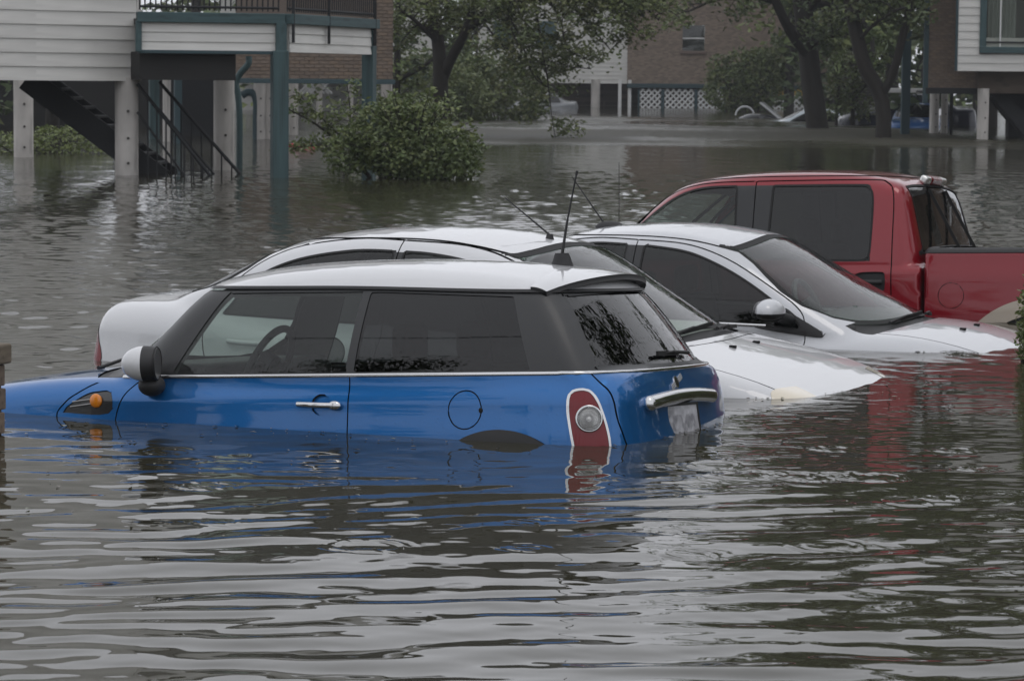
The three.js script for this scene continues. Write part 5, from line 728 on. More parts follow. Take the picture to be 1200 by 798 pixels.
    if (c.mirror && s > 0) {
      const m = new THREE.Group(); m.name = 'door_mirror'; m.position.set(c.mirror[0], c.mirror[1], s * c.mirror[2]); car.add(m);
      const half = (a, b) => new THREE.SphereGeometry(1, 32, 16, 0, Math.PI * 2, a, b).scale(0.085, 0.078, 0.125);
      mesh('cap', half(0, Math.PI * 0.5), c.paint, m); mesh('housing', merged([half(Math.PI * 0.5, Math.PI * 0.5).scale(0.99, 0.55, 0.99), rod([0.02, -0.02, -s * 0.06], [0.06, -0.05, -s * 0.19], 0.035, 0.03, 12)]), M.blackMatt, m);
      mesh('mirror_glass', new THREE.CircleGeometry(1, 28).scale(0.11, 0.05, 1).rotateY(-Math.PI / 2).translate(-0.062, 0.012, 0), M.steel, m);
    }
    if (c.strip) { const path = []; for (let x = c.strip[0]; x <= c.strip[1]; x += 0.03) { const p = sh.side(x, c.strip[2] + (x - c.strip[0]) * c.strip[3], s); if (p) path.push({ p, n: V(...sh.normal([p.x, p.y, p.z])) }); } mesh('belt_moulding', ribbon(s > 0 ? path.reverse() : path, 0.018, 0.006), M.chrome, car); }
    for (const x of c.handles) { const a = sh.side(x, c.handleY, s), b = sh.side(x + 0.2, c.handleY - 0.003, s), pts = []; for (let i = 0; i <= 8; i++) { const t = i / 8, p = a.clone().lerp(b, t); p.z += s * (0.006 + 0.028 * Math.sin(Math.PI * t)); pts.push(p); } mesh('door_handle', tube(pts, 0.013, 16, 8), c.paint, car); }
  });
  mesh('windscreen', g('screen', -0.003, 0.001), M.glassScreen, car); mesh('rear_window', g('rear', -0.003, 0.001), M.glassMid, car);
  const top = (x, z) => sh.hit(V(x, 3, z), V(0, -1, 0));
  for (const [x0, z0, x1, z1] of c.wipers) wiper(car, top(x0, z0), top(x1, z1), V(0.35, 0.93, 0));
  for (const [x, z] of c.jets) { const p = top(x, z); mesh('washer_jet', rbox(0.035, 0.014, 0.024, 0.004, p.x, p.y + 0.005, p.z), M.gap, car); }
  if (c.aerial) { const b = top(c.aerial[0], c.aerial[1]), an = new THREE.Group(); an.name = 'aerial'; an.position.copy(b); car.add(an); if (c.aerial[4]) mesh('aerial_base', new THREE.SphereGeometry(1, 24, 10, 0, Math.PI * 2, 0, Math.PI / 2).scale(0.10, 0.045, 0.05).translate(0.04, -0.006, 0), M.blackMatt, an); else mesh('aerial_base', new THREE.CylinderGeometry(0.016, 0.024, 0.03, 14).translate(0, 0.01, 0), M.blackMatt, an); mesh('mast', rod([0, 0.02, 0], [c.aerial[2], c.aerial[3], 0], 0.006, 0.003), M.blackMatt, an); }
  mesh('interior_lining', sh.geometry([...(D.get('none') ?? []), ...(D.get('roof') ?? []), ...(D.get('pillar0') ?? []), ...(D.get('pillar1') ?? [])].filter((t) => sh.P[t[0]][1] > c.roofFrom - 0.32), -0.035, 0), M.lining, car);
  for (const n of ['doorF0', 'doorF1', 'doorR0', 'doorR1']) mesh('door_card', sh.geometry(D.get(n).filter((t) => sh.P[t[0]][1] > 0.55 && sh.P[t[0]][1] < c.cowlTop), -0.045, 0), M.cloth, car);
  mesh('dashboard', rbox(0.5, 0.24, 1.36, 0.07, c.dash, c.cowlTop - 0.14, 0), c.dashMat ?? M.blackMatt, car); mesh('parcel_shelf', rbox(0.42, 0.03, 1.2, 0.01, 0.75, c.cowlTop - 0.02, 0), M.cloth, car);
  steeringWheel(car, c.dash - 0.36, c.cowlTop - 0.03, -0.36);
  for (const z of [-0.36, 0.36]) seat(car, c.dash - 1.0, z, 0.5, 0.60, M.clothGrey, 0.48); for (const z of [-0.32, 0.32]) seat(car, c.dash - 1.85, z, 0.5, 0.56, M.clothGrey, 0.48);
  wheels(car, c.axles, 0.74, 0.305);
  return sh;
}
const saloonSpec = {
  lower: [[0.10, 0.20], [0.02, 0.34], [0.0, 0.50], [0.01, 0.66], [0.035, 0.80], [0.055, 0.92], [0.09, 0.99], [0.19, 1.028], [0.5, 1.05], [0.8, 1.04], [1.2, 1.0], [2.0, 0.985], [2.9, 0.985], [3.2, 0.975], [3.5, 0.93], [3.85, 0.86], [4.12, 0.765], [4.28, 0.66], [4.35, 0.50], [4.34, 0.34], [4.26, 0.20], [3.0, 0.19, 1], [1.0, 0.19, 1]],
  plan: [[-0.02, 0], [-0.01, 0.3], [0.02, 0.55], [0.08, 0.71], [0.22, 0.80], [0.6, 0.845], [1.5, 0.86], [2.6, 0.86], [3.3, 0.855], [3.75, 0.825], [4.02, 0.75], [4.22, 0.58], [4.34, 0.32], [4.37, 0]],
  barrel: [[0.2, 0.05], [0.45, 0.0], [0.68, 0.004], [0.85, 0.025], [1.0, 0.06], [1.1, 0.09]],
  green: [[0.38, 0.95, 1], [0.44, 1.055], [0.66, 1.165], [0.95, 1.305], [1.22, 1.392], [1.58, 1.44], [2.0, 1.452], [2.35, 1.425], [2.6, 1.37], [2.9, 1.215], [3.32, 0.975], [3.36, 0.90, 1]],
  wide: (x, y) => 0.765 - 0.06 * smooth(1.3, 0.4, x) - Math.max(-0.01, y - 0.97) * (0.28 + 0.36 * Math.max(0, y - 0.97)) - 0.03 * smooth(2.4, 3.3, x),
  hoodCrown: 0.07, roofCrown: 0.12, bowRear: -0.20, bowFront: 0.28, bowFrom: 1.2, bowTo: 2.2, kLow: 0.13, kTop: 0.09, kJoin: 0.03,
};
const saloonCut = {
  dashMat: std(lin(0.30, 0.30, 0.29), 0.8),
  paint: M.white, glassF: M.glassMid, glassR: M.glassMid,
  winF: [[1.90, 0.995, 1], [3.0, 0.985], [2.72, 1.13], [2.45, 1.262], [2.25, 1.318], [2.05, 1.342], [1.90, 1.346, 1]], winR: [[1.83, 0.995, 1], [1.83, 1.346, 1], [1.6, 1.337], [1.30, 1.28], [1.08, 1.18], [0.95, 1.03], [0.92, 0.995, 1]],
  pillar: [[1.83, 0.99, 1], [1.90, 0.99, 1], [1.90, 1.348, 1], [1.83, 1.348, 1]],
  doorF: [[1.86, 0.25, 1], [1.86, 1.405, 1], [2.2, 1.395], [2.48, 1.335], [2.8, 1.17], [3.06, 1.0], [3.08, 0.8], [3.08, 0.25, 1]], doorR: [[1.86, 0.25, 1], [1.86, 1.405, 1], [1.58, 1.40], [1.22, 1.335], [0.99, 1.20], [0.86, 1.02], [0.85, 0.8], [0.98, 0.55], [1.1, 0.25, 1]],
  roofLine: [[0.50, 1.16, 1], [0.82, 1.285], [1.20, 1.37], [1.7, 1.408], [2.1, 1.408], [2.45, 1.362], [2.62, 1.305], [3.0, 1.13, 1], [3.6, 3, 1], [0, 3, 1]],
  hoodTop: [[3.31, -0.66, 1], [4.0, -0.66], [4.28, -0.5], [4.36, 0], [4.28, 0.5], [4.0, 0.66], [3.31, 0.66, 1], [3.40, 0]], trunkTop: [[0.54, -0.60, 1], [0.20, -0.62], [0.0, -0.60], [-0.1, 0], [0.0, 0.60], [0.20, 0.62], [0.54, 0.60, 1], [0.46, 0]],
  screen: [[-0.63, 1.02], [0, 1.015], [0.63, 1.02], [0.52, 1.325], [0.48, 1.35], [0, 1.385], [-0.48, 1.35], [-0.52, 1.325]], rear: [[-0.60, 1.085], [0, 1.085], [0.60, 1.085], [0.52, 1.30], [0, 1.34], [-0.52, 1.30]],
  head: [[3.93, 0.795], [4.03, 0.795], [4.2, 0.745], [4.36, 0.66], [4.3, 0.63], [4.1, 0.67], [4.0, 0.71]], tail: [[-0.1, 0.93], [0.06, 0.93], [0.16, 0.80], [0.19, 0.70], [0.10, 0.66], [-0.1, 0.66]],
  cowl: 3.30, cowlTop: 1.0, roofFrom: 1.30, axles: [0.93, 3.52], mirror: null, strip: null, handles: [1.98, 1.0], handleY: 0.86, dash: 2.88,
  wipers: [[3.26, 0.40, 3.27, -0.14], [3.31, -0.12, 3.22, -0.60]], jets: [[3.50, 0.12], [3.50, -0.2]], aerial: [2.42, 0.0, -0.26, 0.20, 0],
};
const saloonA = carGroup('saloon_car', 'white saloon car behind the blue hatchback, its bonnet dipping into the water', 'car', undefined, onLevel(860, 468), rad(-26), 3.81, 0.845, 0.70, rad(-0.9));
const saloonAShell = saloon(saloonA, saloonSpec, saloonCut);
const compactSpec = {
  lower: [[0.08, 0.20], [0.01, 0.34], [0.0, 0.50], [0.01, 0.66], [0.03, 0.80], [0.05, 0.95], [0.10, 1.06], [0.20, 1.095], [0.45, 1.105], [0.7, 1.08], [1.2, 1.0], [2.0, 0.985], [2.9, 0.985], [3.2, 1.0], [3.5, 0.985], [3.8, 0.925], [4.02, 0.835], [4.15, 0.72], [4.21, 0.55], [4.20, 0.36], [4.12, 0.20], [3.0, 0.19, 1], [1.0, 0.19, 1]],
  plan: [[-0.02, 0], [-0.01, 0.3], [0.02, 0.55], [0.08, 0.70], [0.22, 0.79], [0.6, 0.83], [1.5, 0.845], [2.6, 0.845], [3.2, 0.84], [3.6, 0.81], [3.88, 0.74], [4.08, 0.58], [4.19, 0.32], [4.22, 0]],
  barrel: [[0.2, 0.05], [0.45, 0.0], [0.68, 0.004], [0.85, 0.022], [1.0, 0.055], [1.1, 0.085]],
  green: [[0.48, 0.95, 1], [0.54, 1.085], [0.78, 1.22], [1.02, 1.375], [1.25, 1.46], [1.55, 1.50], [1.9, 1.512], [2.17, 1.49], [2.44, 1.43], [2.86, 1.215], [3.32, 0.985], [3.46, 0.90, 1]],
  wide: (x, y) => 0.765 - 0.06 * smooth(1.3, 0.4, x) - Math.max(-0.01, y - 0.97) * (0.25 + 0.34 * Math.max(0, y - 0.97)) - 0.03 * smooth(2.4, 3.3, x),
  hoodCrown: 0.10, roofCrown: 0.13, bowRear: -0.20, bowFront: 0.30, bowFrom: 1.2, bowTo: 2.2, kLow: 0.14, kTop: 0.09, kJoin: 0.03,
};
const compactCut = {
  paint: M.silverWhite, glassF: glassOf(0.16, 0.175, 0.17, 0.0002), glassR: M.glassMid,
  winF: [[1.80, 1.00, 1], [2.70, 0.985, 1], [2.80, 0.99], [2.66, 1.10], [2.45, 1.225], [2.25, 1.315], [2.05, 1.375], [1.80, 1.40, 1]], winR: [[1.68, 1.00, 1], [1.68, 1.402, 1], [1.45, 1.40], [1.20, 1.345], [1.03, 1.22], [0.94, 1.04], [0.92, 1.00, 1]],
  pillar: [[1.67, 0.99, 1], [1.81, 0.99, 1], [1.81, 1.405, 1], [1.67, 1.405, 1]], sail: [[2.60, 1.0], [2.70, 1.085], [2.78, 1.045], [2.93, 0.968], [2.955, 0.945], [2.93, 0.932], [2.80, 0.942], [2.55, 0.972]],
  doorF: [[1.745, 0.25, 1], [1.745, 1.435, 1], [2.05, 1.42], [2.32, 1.345], [2.60, 1.20], [2.80, 1.07], [2.84, 0.95], [2.845, 0.8], [2.845, 0.25, 1]], doorR: [[1.745, 0.25, 1], [1.745, 1.435, 1], [1.45, 1.435], [1.14, 1.375], [0.96, 1.22], [0.86, 1.02], [0.80, 0.8], [0.92, 0.55], [1.05, 0.25, 1]],
  roofLine: [[0.55, 1.22, 1], [0.86, 1.345], [1.18, 1.428], [1.6, 1.455], [2.0, 1.448], [2.3, 1.40], [2.52, 1.332], [2.85, 1.17], [3.02, 1.07, 1], [3.3, 3, 1], [0, 3, 1]],
  hoodTop: [[3.20, -0.62, 1], [3.85, -0.62], [4.12, -0.48], [4.2, 0], [4.12, 0.48], [3.85, 0.62], [3.20, 0.62, 1], [3.34, 0]], trunkTop: [[0.52, -0.58, 1], [0.20, -0.60], [0.0, -0.58], [-0.1, 0], [0.0, 0.58], [0.20, 0.60], [0.52, 0.58, 1], [0.44, 0]],
  screen: [[-0.64, 1.05], [0, 1.03], [0.64, 1.05], [0.53, 1.375], [0.49, 1.40], [0, 1.445], [-0.49, 1.40], [-0.53, 1.375]], rear: [[-0.58, 1.125], [0, 1.125], [0.58, 1.125], [0.50, 1.36], [0, 1.40], [-0.50, 1.36]],
  head: [[3.80, 0.80], [3.92, 0.80], [4.08, 0.74], [4.2, 0.65], [4.15, 0.6], [3.95, 0.64], [3.85, 0.70]], tail: [[-0.1, 0.95], [0.06, 0.95], [0.14, 0.84], [0.16, 0.72], [0.10, 0.68], [-0.1, 0.68]],
  cowl: 3.30, cowlTop: 1.03, roofFrom: 1.36, axles: [0.88, 3.36], mirror: [2.69, 1.075, 0.93], strip: [1.80, 2.62, 0.985, 0], handles: [1.86, 0.96], handleY: 0.86, dash: 2.86,
  wipers: [[3.23, 0.42, 3.26, -0.12], [3.28, -0.14, 3.18, -0.60]], jets: [[3.60, 0.18], [3.60, -0.12]], aerial: [1.30, 0.0, -0.22, 0.30, 1],
};
const saloonB = carGroup('compact_car', 'silvery white compact car with black mirror triangle, between white saloon and red pickup', 'car', undefined, onLevel(957, 409), rad(-24), 2.94, 0.83, 0.86, rad(-0.3));
const saloonBShell = saloon(saloonB, compactSpec, compactCut);

// ---------------------------------------------------------------- red pickup
const pickupSpec = {
  lower: [[0.02, 0.45], [0.0, 0.60], [0.0, 1.22], [0.015, 1.375, 1], [1.775, 1.375, 1], [1.80, 1.27, 1], [2.6, 1.265], [3.6, 1.26], [4.2, 1.22], [4.9, 1.17], [5.25, 1.10], [5.42, 0.95], [5.46, 0.70], [5.42, 0.45], [5.2, 0.36], [3.0, 0.34, 1], [0.5, 0.34, 1]],
  plan: [[-0.01, 0], [0.0, 0.6], [0.01, 0.86], [0.05, 0.93], [0.4, 0.955], [1.8, 0.965], [3.5, 0.965], [4.6, 0.96], [5.1, 0.93], [5.35, 0.80], [5.44, 0.5], [5.47, 0]],
  barrel: [[0.3, 0.04], [0.6, 0.0], [0.95, 0.0], [1.15, 0.010], [1.3, 0.03], [1.4, 0.04]],
  green: [[1.815, 1.1, 1], [1.80, 1.30], [1.86, 1.58], [1.92, 1.765], [2.02, 1.83], [2.3, 1.875], [2.8, 1.885], [3.2, 1.868], [3.48, 1.825], [3.68, 1.73], [3.98, 1.48], [4.24, 1.26], [4.26, 1.1, 1]],
  wide: (x, y) => 0.925 - Math.max(-0.01, y - 1.27) * 0.26 - 0.02 * smooth(2.0, 1.8, x),
  hoodCrown: 0.03, roofCrown: 0.075, bowRear: -0.03, bowFront: 0.22, bowFrom: 2.2, bowTo: 3.3, kLow: 0.05, kTop: 0.10, kJoin: 0.02,
  extra: (d, x, y, z) => { // open load bed and the slot between bed and cab
    const bx = Math.max(Math.abs(x - 0.88) - 0.83, Math.abs(z) - 0.86, 0.84 - y); d = smax(d, -bx, 0.02);
    return Math.max(d, -Math.max(Math.abs(x - 1.787) - 0.012, 0.5 - y, Math.abs(z) > 0.7 || y > 1.0 ? -1 : 1));
  },
};
const pickup = carGroup('pickup_truck', 'red crew cab pickup truck with tan wheel arches, partly under water', 'pickup truck', undefined, onLevel(1146, 378), rad(180 - 21), 1.45, -0.965, 0.895, rad(-1.9), rad(3.2));
{
  const car = pickup, sh = new Shell(carField(pickupSpec), [-0.1, 0.3, -1.05], [5.55, 2.0, 1.05], 0.03), hand = (fn) => ({ id: ++fieldId, fn });
  const both = (pts, min) => [-1, 1].map((s) => sideField(pts, s, min)), R = [], w = 0.0035;
  const winR = both(spline([[2.815, 1.295, 1], [2.21, 1.285], [2.155, 1.31], [2.145, 1.38], [2.145, 1.665], [2.175, 1.74], [2.24, 1.755], [2.80, 1.757, 1]], 4)), winF = both(spline([[3.045, 1.295, 1], [3.06, 1.757, 1], [3.30, 1.745], [3.50, 1.67], [3.75, 1.47], [3.92, 1.32, 1], [3.90, 1.29, 1]], 5));
  const pil = both([[2.805, 1.285], [3.055, 1.285], [3.07, 1.767], [2.80, 1.767]]), seal = 0.013;
  const doorR = both(spline([[2.925, 0.45, 1], [2.925, 1.795, 1], [2.2, 1.797], [2.06, 1.778], [2.005, 1.69], [1.995, 1.4], [1.985, 1.0], [1.98, 0.45, 1]], 5)), doorF = both(spline([[2.925, 0.45, 1], [2.925, 1.795, 1], [3.30, 1.782], [3.55, 1.70], [3.80, 1.46], [3.87, 1.27], [3.87, 0.9], [3.87, 0.45, 1]], 5));
  const gutter = both(spline([[1.7, 1.815, 1], [2.3, 1.825], [3.1, 1.82], [3.42, 1.78], [3.62, 1.695], [4.3, 1.12, 1], [4.6, 3, 1], [1.7, 3, 1]], 6), 0.0);
  const circ = (x, y, r, n = 56) => Array.from({ length: n }, (_, k) => [x + r * Math.cos(k * 2 * Math.PI / n), y + r * Math.sin(k * 2 * Math.PI / n)]);
  const arch = both(circ(1.02, 0.44, 0.605)), archF = both(circ(4.5, 0.44, 0.605)), fuel = sideField(circ(1.60, 1.055, 0.082, 28), -1), hnd = both(spline([[2.03, 1.085], [2.03, 1.19], [2.06, 1.205], [2.20, 1.20], [2.235, 1.17], [2.235, 1.10], [2.20, 1.075], [2.06, 1.07]], 3));
  const rear = axisField(spline([[-0.74, 1.36], [-0.70, 1.33], [0.70, 1.33], [0.74, 1.36], [0.69, 1.69], [0.62, 1.75], [0, 1.762], [-0.62, 1.75], [-0.69, 1.69]], 5), [0, 0, 1], [0, 1, 0], [-1, 0, 0], 0.35), screen = axisField(spline([[-0.80, 1.31], [0, 1.30], [0.80, 1.31], [0.64, 1.73], [0, 1.775], [-0.64, 1.73]], 4), [0, 0, 1], [0, 1, 0], [1, 0, 0], 0.25);
  [0, 1].forEach((k) => {
    R.push({ name: 'wf' + k, tests: [within(winF[k])] }, { name: 'wr' + k, tests: [within(winR[k])] }, { name: 'seal', tests: [band(winF[k], 0, seal)] }, { name: 'seal', tests: [band(winR[k], 0, seal)] });
    R.push({ name: 'gap', tests: [band(doorF[k], -w, w)] }, { name: 'gap', tests: [band(doorR[k], -w, w)] }, { name: 'pillar' + k, tests: [within(pil[k])] }, { name: 'gap', tests: [band(gutter[k], -w, w)] });
    R.push({ name: 'handle' + k, tests: [within(hnd[k])] }, { name: 'well', tests: [within(arch[k], -0.105)] }, { name: 'arch' + k, tests: [within(arch[k]), { id: ++fieldId, field: (p) => 0.885 - p[2] * (k ? 1 : -1), hi: 0 }] }, { name: 'well', tests: [within(archF[k], -0.105)] }, { name: 'archF' + k, tests: [within(archF[k])] });
  });
  R.push({ name: 'rear', tests: [within(rear), { id: ++fieldId, field: (p) => 1.7 - p[0], hi: 0 }] }, { name: 'seal', tests: [band(rear, 0, 0.012), { id: ++fieldId, field: (p) => 1.7 - p[0], hi: 0 }] }, { name: 'screen', tests: [within(screen)] }, { name: 'fgap', tests: [band(fuel, -0.0018, 0.0018)] });
  R.push({ name: 'rail', tests: [{ id: ++fieldId, field: (p) => 1.322 - p[1], hi: 0 }, { id: ++fieldId, field: (p) => p[0] - 1.777, hi: 0 }] });
  [0, 1].forEach((k) => R.push({ name: 'doorF' + k, tests: [within(doorF[k])] }, { name: 'doorR' + k, tests: [within(doorR[k])] }));
  R.push({ name: 'cab', tests: [{ id: ++fieldId, field: (p) => 1.789 - p[0], hi: 0 }] });
  const D = sh.divide(R), g = (n, off, rim) => sh.geometry(D.get(n) ?? [], off, rim);
  mesh('load_bed', g('none'), M.red, car); mesh('cab', g('cab'), M.red, car); mesh('bed_rail', g('rail', 0.006, 0), M.blackMatt, car);
  mesh('panel_gap', merged([g('gap', -0.010, 0.0005), g('fgap', -0.004, 0.0005), g('well', -0.12, -0.003)]), M.gap, car).userData.kind = 'stuff'; mesh('window_seal', g('seal', 0.003, 0), M.rubber, car).userData.kind = 'stuff';
  [0, 1].forEach((k) => {
    mesh('pillar_trim', g('pillar' + k, 0.001, 0), M.pillar, car);
    const s = k ? 1 : -1, f = mesh('front_door', g('doorF' + k), M.red, car), r = mesh('rear_door', g('doorR' + k), M.red, car);
    mesh('window', g('wf' + k, -0.003, 0.001), M.glassClear, f); mesh('window', g('wr' + k, -0.003, 0.001), glassOf(0.10, 0.105, 0.11, 0.0005), r);
    mesh('handle_recess', g('handle' + k, -0.02, 0), M.blackMatt, car); { const a = sh.side(2.05, 1.14, s), b = sh.side(2.215, 1.14, s); mesh('door_handle', tube([a, a.clone().lerp(b, 0.5).add(V(0, 0, s * 0.022)), b], 0.016, 12, 8), M.blackMatt, r); }
    mesh('wheel_arch_moulding', g('arch' + k, 0.02, 0), M.tan, car).userData.label = 'tan painted wheel arch'; mesh('wheel_arch_moulding', g('archF' + k, 0.02, 0), M.tan, car);
    const m = new THREE.Group(); m.name = 'door_mirror'; m.position.set(3.9, 1.36, s * 1.08); car.add(m); mesh('housing', rbox(0.12, 0.24, 0.2, 0.05), M.blackMatt, m); mesh('mirror_arm', rod([0, -0.02, -s * 0.05], [0, -0.05, -s * 0.18], 0.03), M.blackMatt, m);
  });
  mesh('rear_window', g('rear', -0.003, 0.001), glassOf(0.05, 0.052, 0.056, 0.0003), car); mesh('windscreen', g('screen', -0.003, 0.001), M.glassScreen, car);
  for (const z of [-0.24, 0.24]) { const a = sh.hit(V(1.0, 1.36, z), V(1, 0, 0)), b = sh.hit(V(1.0, 1.745, z), V(1, 0, 0)); if (a && b) mesh('window_divider', bar(a.add(V(-0.006, 0, 0)), b.add(V(-0.006, 0, 0)), 0.02, 0.012), M.rubber, car); }
  { const p = sh.hit(V(1.94, 3, 0), V(0, -1, 0)); const h = new THREE.Group(); h.name = 'high_brake_light'; h.position.set(1.935, 1.806, 0); h.rotation.z = 0.5; car.add(h); mesh('lens', rbox(0.06, 0.06, 0.30, 0.02), M.redLens, h); for (const s of [-1, 1]) mesh('cargo_lamp', rbox(0.058, 0.058, 0.13, 0.02, 0, 0, s * 0.22), M.clearLens, h); }
  mesh('interior_lining', sh.geometry([...D.get('cab'), ...D.get('pillar0'), ...D.get('pillar1')].filter((t) => sh.P[t[0]][1] > 1.25 && sh.P[t[0]][0] < 4.2), -0.04, 0), M.lining, car);
  for (const n of ['doorF0', 'doorF1', 'doorR0', 'doorR1']) mesh('door_card', sh.geometry(D.get(n).filter((t) => sh.P[t[0]][1] > 0.9 && sh.P[t[0]][1] < 1.3), -0.05, 0), M.cloth, car);
  mesh('dashboard', rbox(0.5, 0.3, 1.6, 0.08, 3.85, 1.16, 0), M.blackMatt, car); steeringWheel(car, 3.45, 1.28, -0.42, 0.2);
  for (const z of [-0.42, 0.42]) seat(car, 2.85, z, 0.55, 0.66, M.clothGrey, 0.75); for (const z of [-0.36, 0.36]) seat(car, 2.26, z, 0.6, 0.52, M.cloth, 0.72);
  { const b = sh.hit(V(4.4, 3, 0.75), V(0, -1, 0)), an = new THREE.Group(); an.name = 'aerial'; an.position.copy(b); car.add(an); mesh('aerial_base', new THREE.CylinderGeometry(0.014, 0.02, 0.02, 12), M.blackMatt, an); mesh('mast', rod([0, 0, 0], [0.0, 0.80, 0], 0.0035, 0.0022), M.blackMatt, an); }
  wheels(car, [1.02, 4.5], 0.83, 0.40);
}

// ---------------------------------------------------------------- smaller things round about
{ // brick pier at the edge of the drive
  const b = onLevel(-66, 512), pier = thing('brick_pier', 'short brick pier with pale stone cap beside the hatchback bonnet', 'pier', b.clone(), rad(-21)), w = 0.36, top = 0.31, R = rng(8);
  const course = 0.1, g = new RoundedBoxGeometry(w / 2 - 0.008, course - 0.012, 0.10, 2, 0.006);
  mesh('core', box(w - 0.02, top + 1.2, w - 0.02, 0, (top - 1.2) / 2, 0), H.mortar, pier);
  for (let k = -3; k * course < top - 0.05; k++) for (const [ax, rot] of [[0, 0], [0, Math.PI / 2], [0, Math.PI], [0, -Math.PI / 2]]) for (const s of [-1, 1]) { const m = mesh('brick', g, H.brick[Math.floor(R() * 5)], pier), o = (k % 2 ? 0.5 : 0) * 0.04; const p = V(s * w / 4 + o * s * 0.4, 0, w / 2 - 0.046 + 0.003 * R()).applyAxisAngle(V(0, 1, 0), rot); m.position.set(p.x, k * course + course / 2, p.z); m.rotation.y = rot; }
  mesh('cap', rbox(w + 0.05, 0.085, w + 0.05, 0.012, 0, top + 0.03, 0), std(lin(0.20, 0.165, 0.125), 0.9, { map: stain }), pier);
}
{ // red float under the deck
  const p = onLevel(350, 172); const f = thing('red_float', 'long red plastic float drifting between teal post and bush', 'float', p.clone(), rad(8)); mesh('hull', new THREE.CapsuleGeometry(0.06, 0.6, 6, 14).rotateZ(Math.PI / 2).scale(1, 0.8, 1.3).translate(0, 0.02, 0), std(lin(0.40, 0.03, 0.04), 0.45), f); mesh('deck_strip', rbox(0.45, 0.012, 0.05, 0.004, 0, 0.066, 0), std(lin(0.30, 0.02, 0.03), 0.5), f);
}
{ // drowned cars farther off: one plain shell in different coats
  const sh = new Shell(carField(compactSpec), [-0.1, 0.4, -0.95], [4.4, 1.6, 0.95], 0.07), both = (pts) => [-1, 1].map((s) => sideField(spline(pts, 3), s, 0.2));
  const A = both(compactCut.winF), B = both(compactCut.winR), S = axisField(spline(compactCut.screen, 3), [0, 0, 1], [0, 1, 0], [1, 0, 0], 0.05, (p) => p[0] > 2.1), K = axisField(spline(compactCut.rear, 3), [0, 0, 1], [0, 1, 0], [-1, 0, 0], 0.05, (p) => p[0] < 1.7), R = [];
  [0, 1].forEach((k) => R.push({ name: 'w', tests: [within(A[k])] }, { name: 'v', tests: [within(B[k])] })); R.push({ name: 's', tests: [within(S)] }, { name: 'r', tests: [within(K)] });
  const D = sh.divide(R), G = Object.fromEntries(['none', 'w', 'v', 's', 'r'].map((n) => [n, sh.geometry(D.get(n) ?? [], n === 'none' ? 0 : -0.004)])), half = (n, s) => sh.geometry((D.get(n) ?? []).filter((t) => sh.P[t[0]][2] * s > 0), -0.004), W = { a: half('w', 1), b: half('w', -1), c: half('v', 1), d: half('v', -1) };
  const drowned = (name, label, coat, p, yaw, depth, pitch, k = 1) => { const c = thing(name, label, 'car', p.clone().setY(-depth)); c.rotation.set(0, yaw, pitch, 'YZX'); c.scale.setScalar(k); mesh('body', G.none, coat, c); for (const q of [W.a, W.b, W.c, W.d]) mesh('window', q, M.glassDark, c); mesh('windscreen', G.s, M.glassMid, c); mesh('rear_window', G.r, M.glassMid, c); mesh('seat_row', rbox(0.3, 0.6, 1.3, 0.1, 1.9, 0.85, 0), M.cloth, c); wheels(c, [0.88, 3.36], 0.74, 0.305); return c; };
  const at = (px, py) => onLevel(px, py);
  drowned('drowned_car', 'pale blue grey car sunk to its windows behind the thick forked trunk', paint(0.42, 0.47, 0.50, 0.2, 0.4), at(1018, 143), rad(172), 1.08, rad(2.0));
  const d2 = drowned('drowned_car', 'dark car sunk to its roof beside the bushy shrub', paint(0.016, 0.017, 0.02, 0.2, 0.4), at(945, 139), rad(168), 1.42, rad(3));
  mesh('raised_lid', rbox(1.2, 0.08, 1.0, 0.03).rotateZ(0.62).translate(1.35, 1.58, 0), M.white, d2).userData.label = 'raised white lid'; mesh('white_fender', new THREE.TorusGeometry(0.36, 0.04, 8, 24, Math.PI).translate(2.55, 1.36, 0.78), M.white, d2).userData.label = 'curved white fender edge';
  drowned('parked_car', 'bright blue car half hidden behind the teal post', paint(0.02, 0.085, 0.24, 0.2, 0.4), at(1104, 150).add(V(0, 0, -3.5)), rad(-105), 0.70, 0);
  drowned('parked_car', 'dark blue estate car under the raised brick house', paint(0.018, 0.020, 0.034, 0.2, 0.35), at(1165, 150).add(V(0, 0, -4)), rad(184), 0.60, 0, 1.12);
  drowned('parked_car', 'grey car in the flooded carport of the lattice house', paint(0.16, 0.17, 0.18, 0.2, 0.4), at(680, 127).add(V(0, 0, -2)), rad(180), 0.75, 0);
}
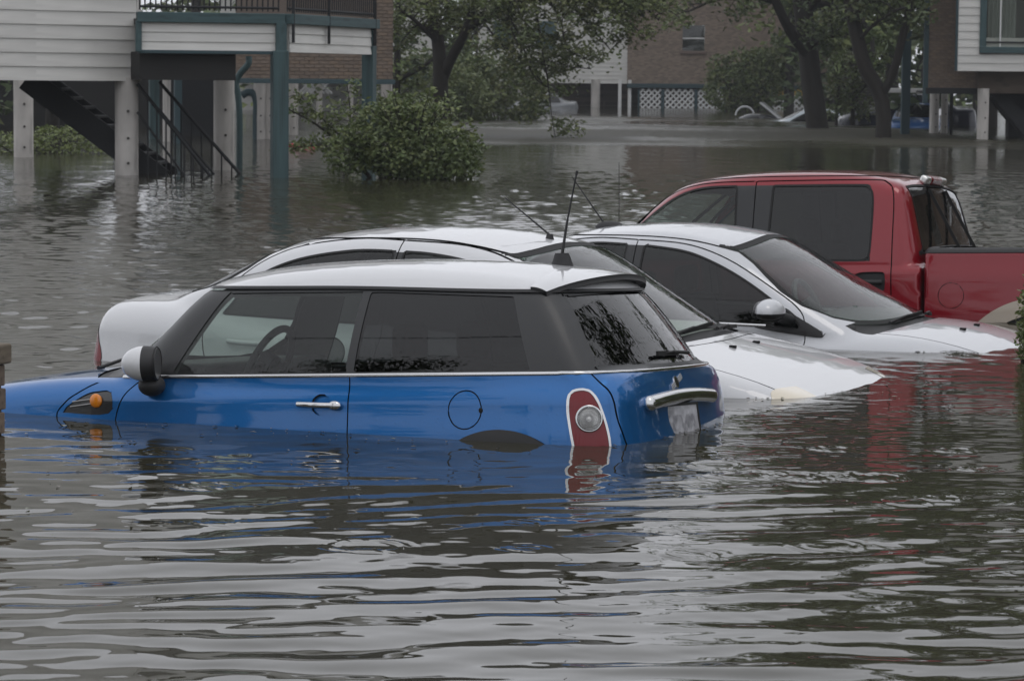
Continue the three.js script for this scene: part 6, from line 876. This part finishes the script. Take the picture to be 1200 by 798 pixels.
{ // power line overhead, out of frame: its wires show in the hatchback's windows
  const u = V(0.93, 0, 0.366), c = V(-6.1, 0, -9.95), ends = [-24, 17].map((t) => c.clone().addScaledVector(u, t)), wireMat = std(lin(0.015, 0.015, 0.015), 0.7);
  ends.forEach((p, i) => { const g = thing('power_pole', i ? 'wooden power pole near the camera' : 'wooden power pole beyond the house', 'pole', p.clone()); mesh('shaft', rod([0, -1.3, 0], [0, 8.6, 0], 0.15, 0.11, 12), H.wood, g); mesh('cross_arm', rbox(0.1, 0.12, 1.9, 0.01, 0, 7.9, 0), H.wood, g); });
  [[6.9, -0.05], [7.1, 0.12], [7.9, 0.6]].forEach(([y, o], i) => { const n = V(-u.z, 0, u.x).multiplyScalar(o), pts = [0, 0.25, 0.5, 0.75, 1].map((t) => ends[0].clone().lerp(ends[1], t).add(n).setY(y - 1.2 * 4 * t * (1 - t) * 0.35)); tag(mesh('power_wire', tube(pts, 0.009, 40, 5), wireMat), ['lowest power wire strung between the poles', 'middle power wire strung between the poles', 'topmost power wire strung between the poles'][i], 'wire', 'power wires'); });
}

{ // leaves and litter that the water has pushed against the cars and posts
  const L = new Leaves(555), R = L.R, brown = [[0.05, 0.035, 0.02], [0.03, 0.026, 0.018], [0.08, 0.06, 0.03], [0.07, 0.085, 0.03]];
  const flake = (x, z) => { const y = waterHeight(x, z) + 0.004, a = R() * 6.283, l = 0.006 + 0.018 * R() * R(), w = l * (0.3 + 0.4 * R()), k = L.p.length / 3, c = brown[Math.floor(R() * 4)], dx = Math.cos(a), dz = Math.sin(a); for (const [u, v, h] of [[-l, 0, 0], [0, w, 0.003], [l, 0, 0.001], [0, -w, 0.004]]) { L.p.push(x + dx * u - dz * v, y + h, z + dz * u + dx * v); L.n.push(0, 1, 0); L.c.push(...c); } L.i.push(k, k + 1, k + 2, k, k + 2, k + 3); };
  const along = (a, b, n, spread) => { const A = onLevel(...a), B = onLevel(...b); for (let k = 0; k < n; k++) { const t = R(), q = R() ** 2.5 * spread; flake(lerp(A.x, B.x, t) + 0.02 * (R() - 0.5), lerp(A.z, B.z, t) + q); } };
  along([930, 404], [1150, 416], 200, 0.08); along([110, 488], [660, 530], 30, 0.35); along([875, 468], [1010, 457], 40, 0.10); along([712, 524], [845, 497], 40, 0.08);
  for (let k = 0; k < 260; k++) { const d = 9.3 + 11 * R(), x = (R() - 0.5) * 0.36 * d; flake(x, -d); }
  const m = L.build('leaf_litter'); m.name = numbered('leaf_litter'); tag(m, 'scattered leaves and litter floating on the floodwater', 'litter', undefined, 'stuff');
}

renderer.render(scene, camera);
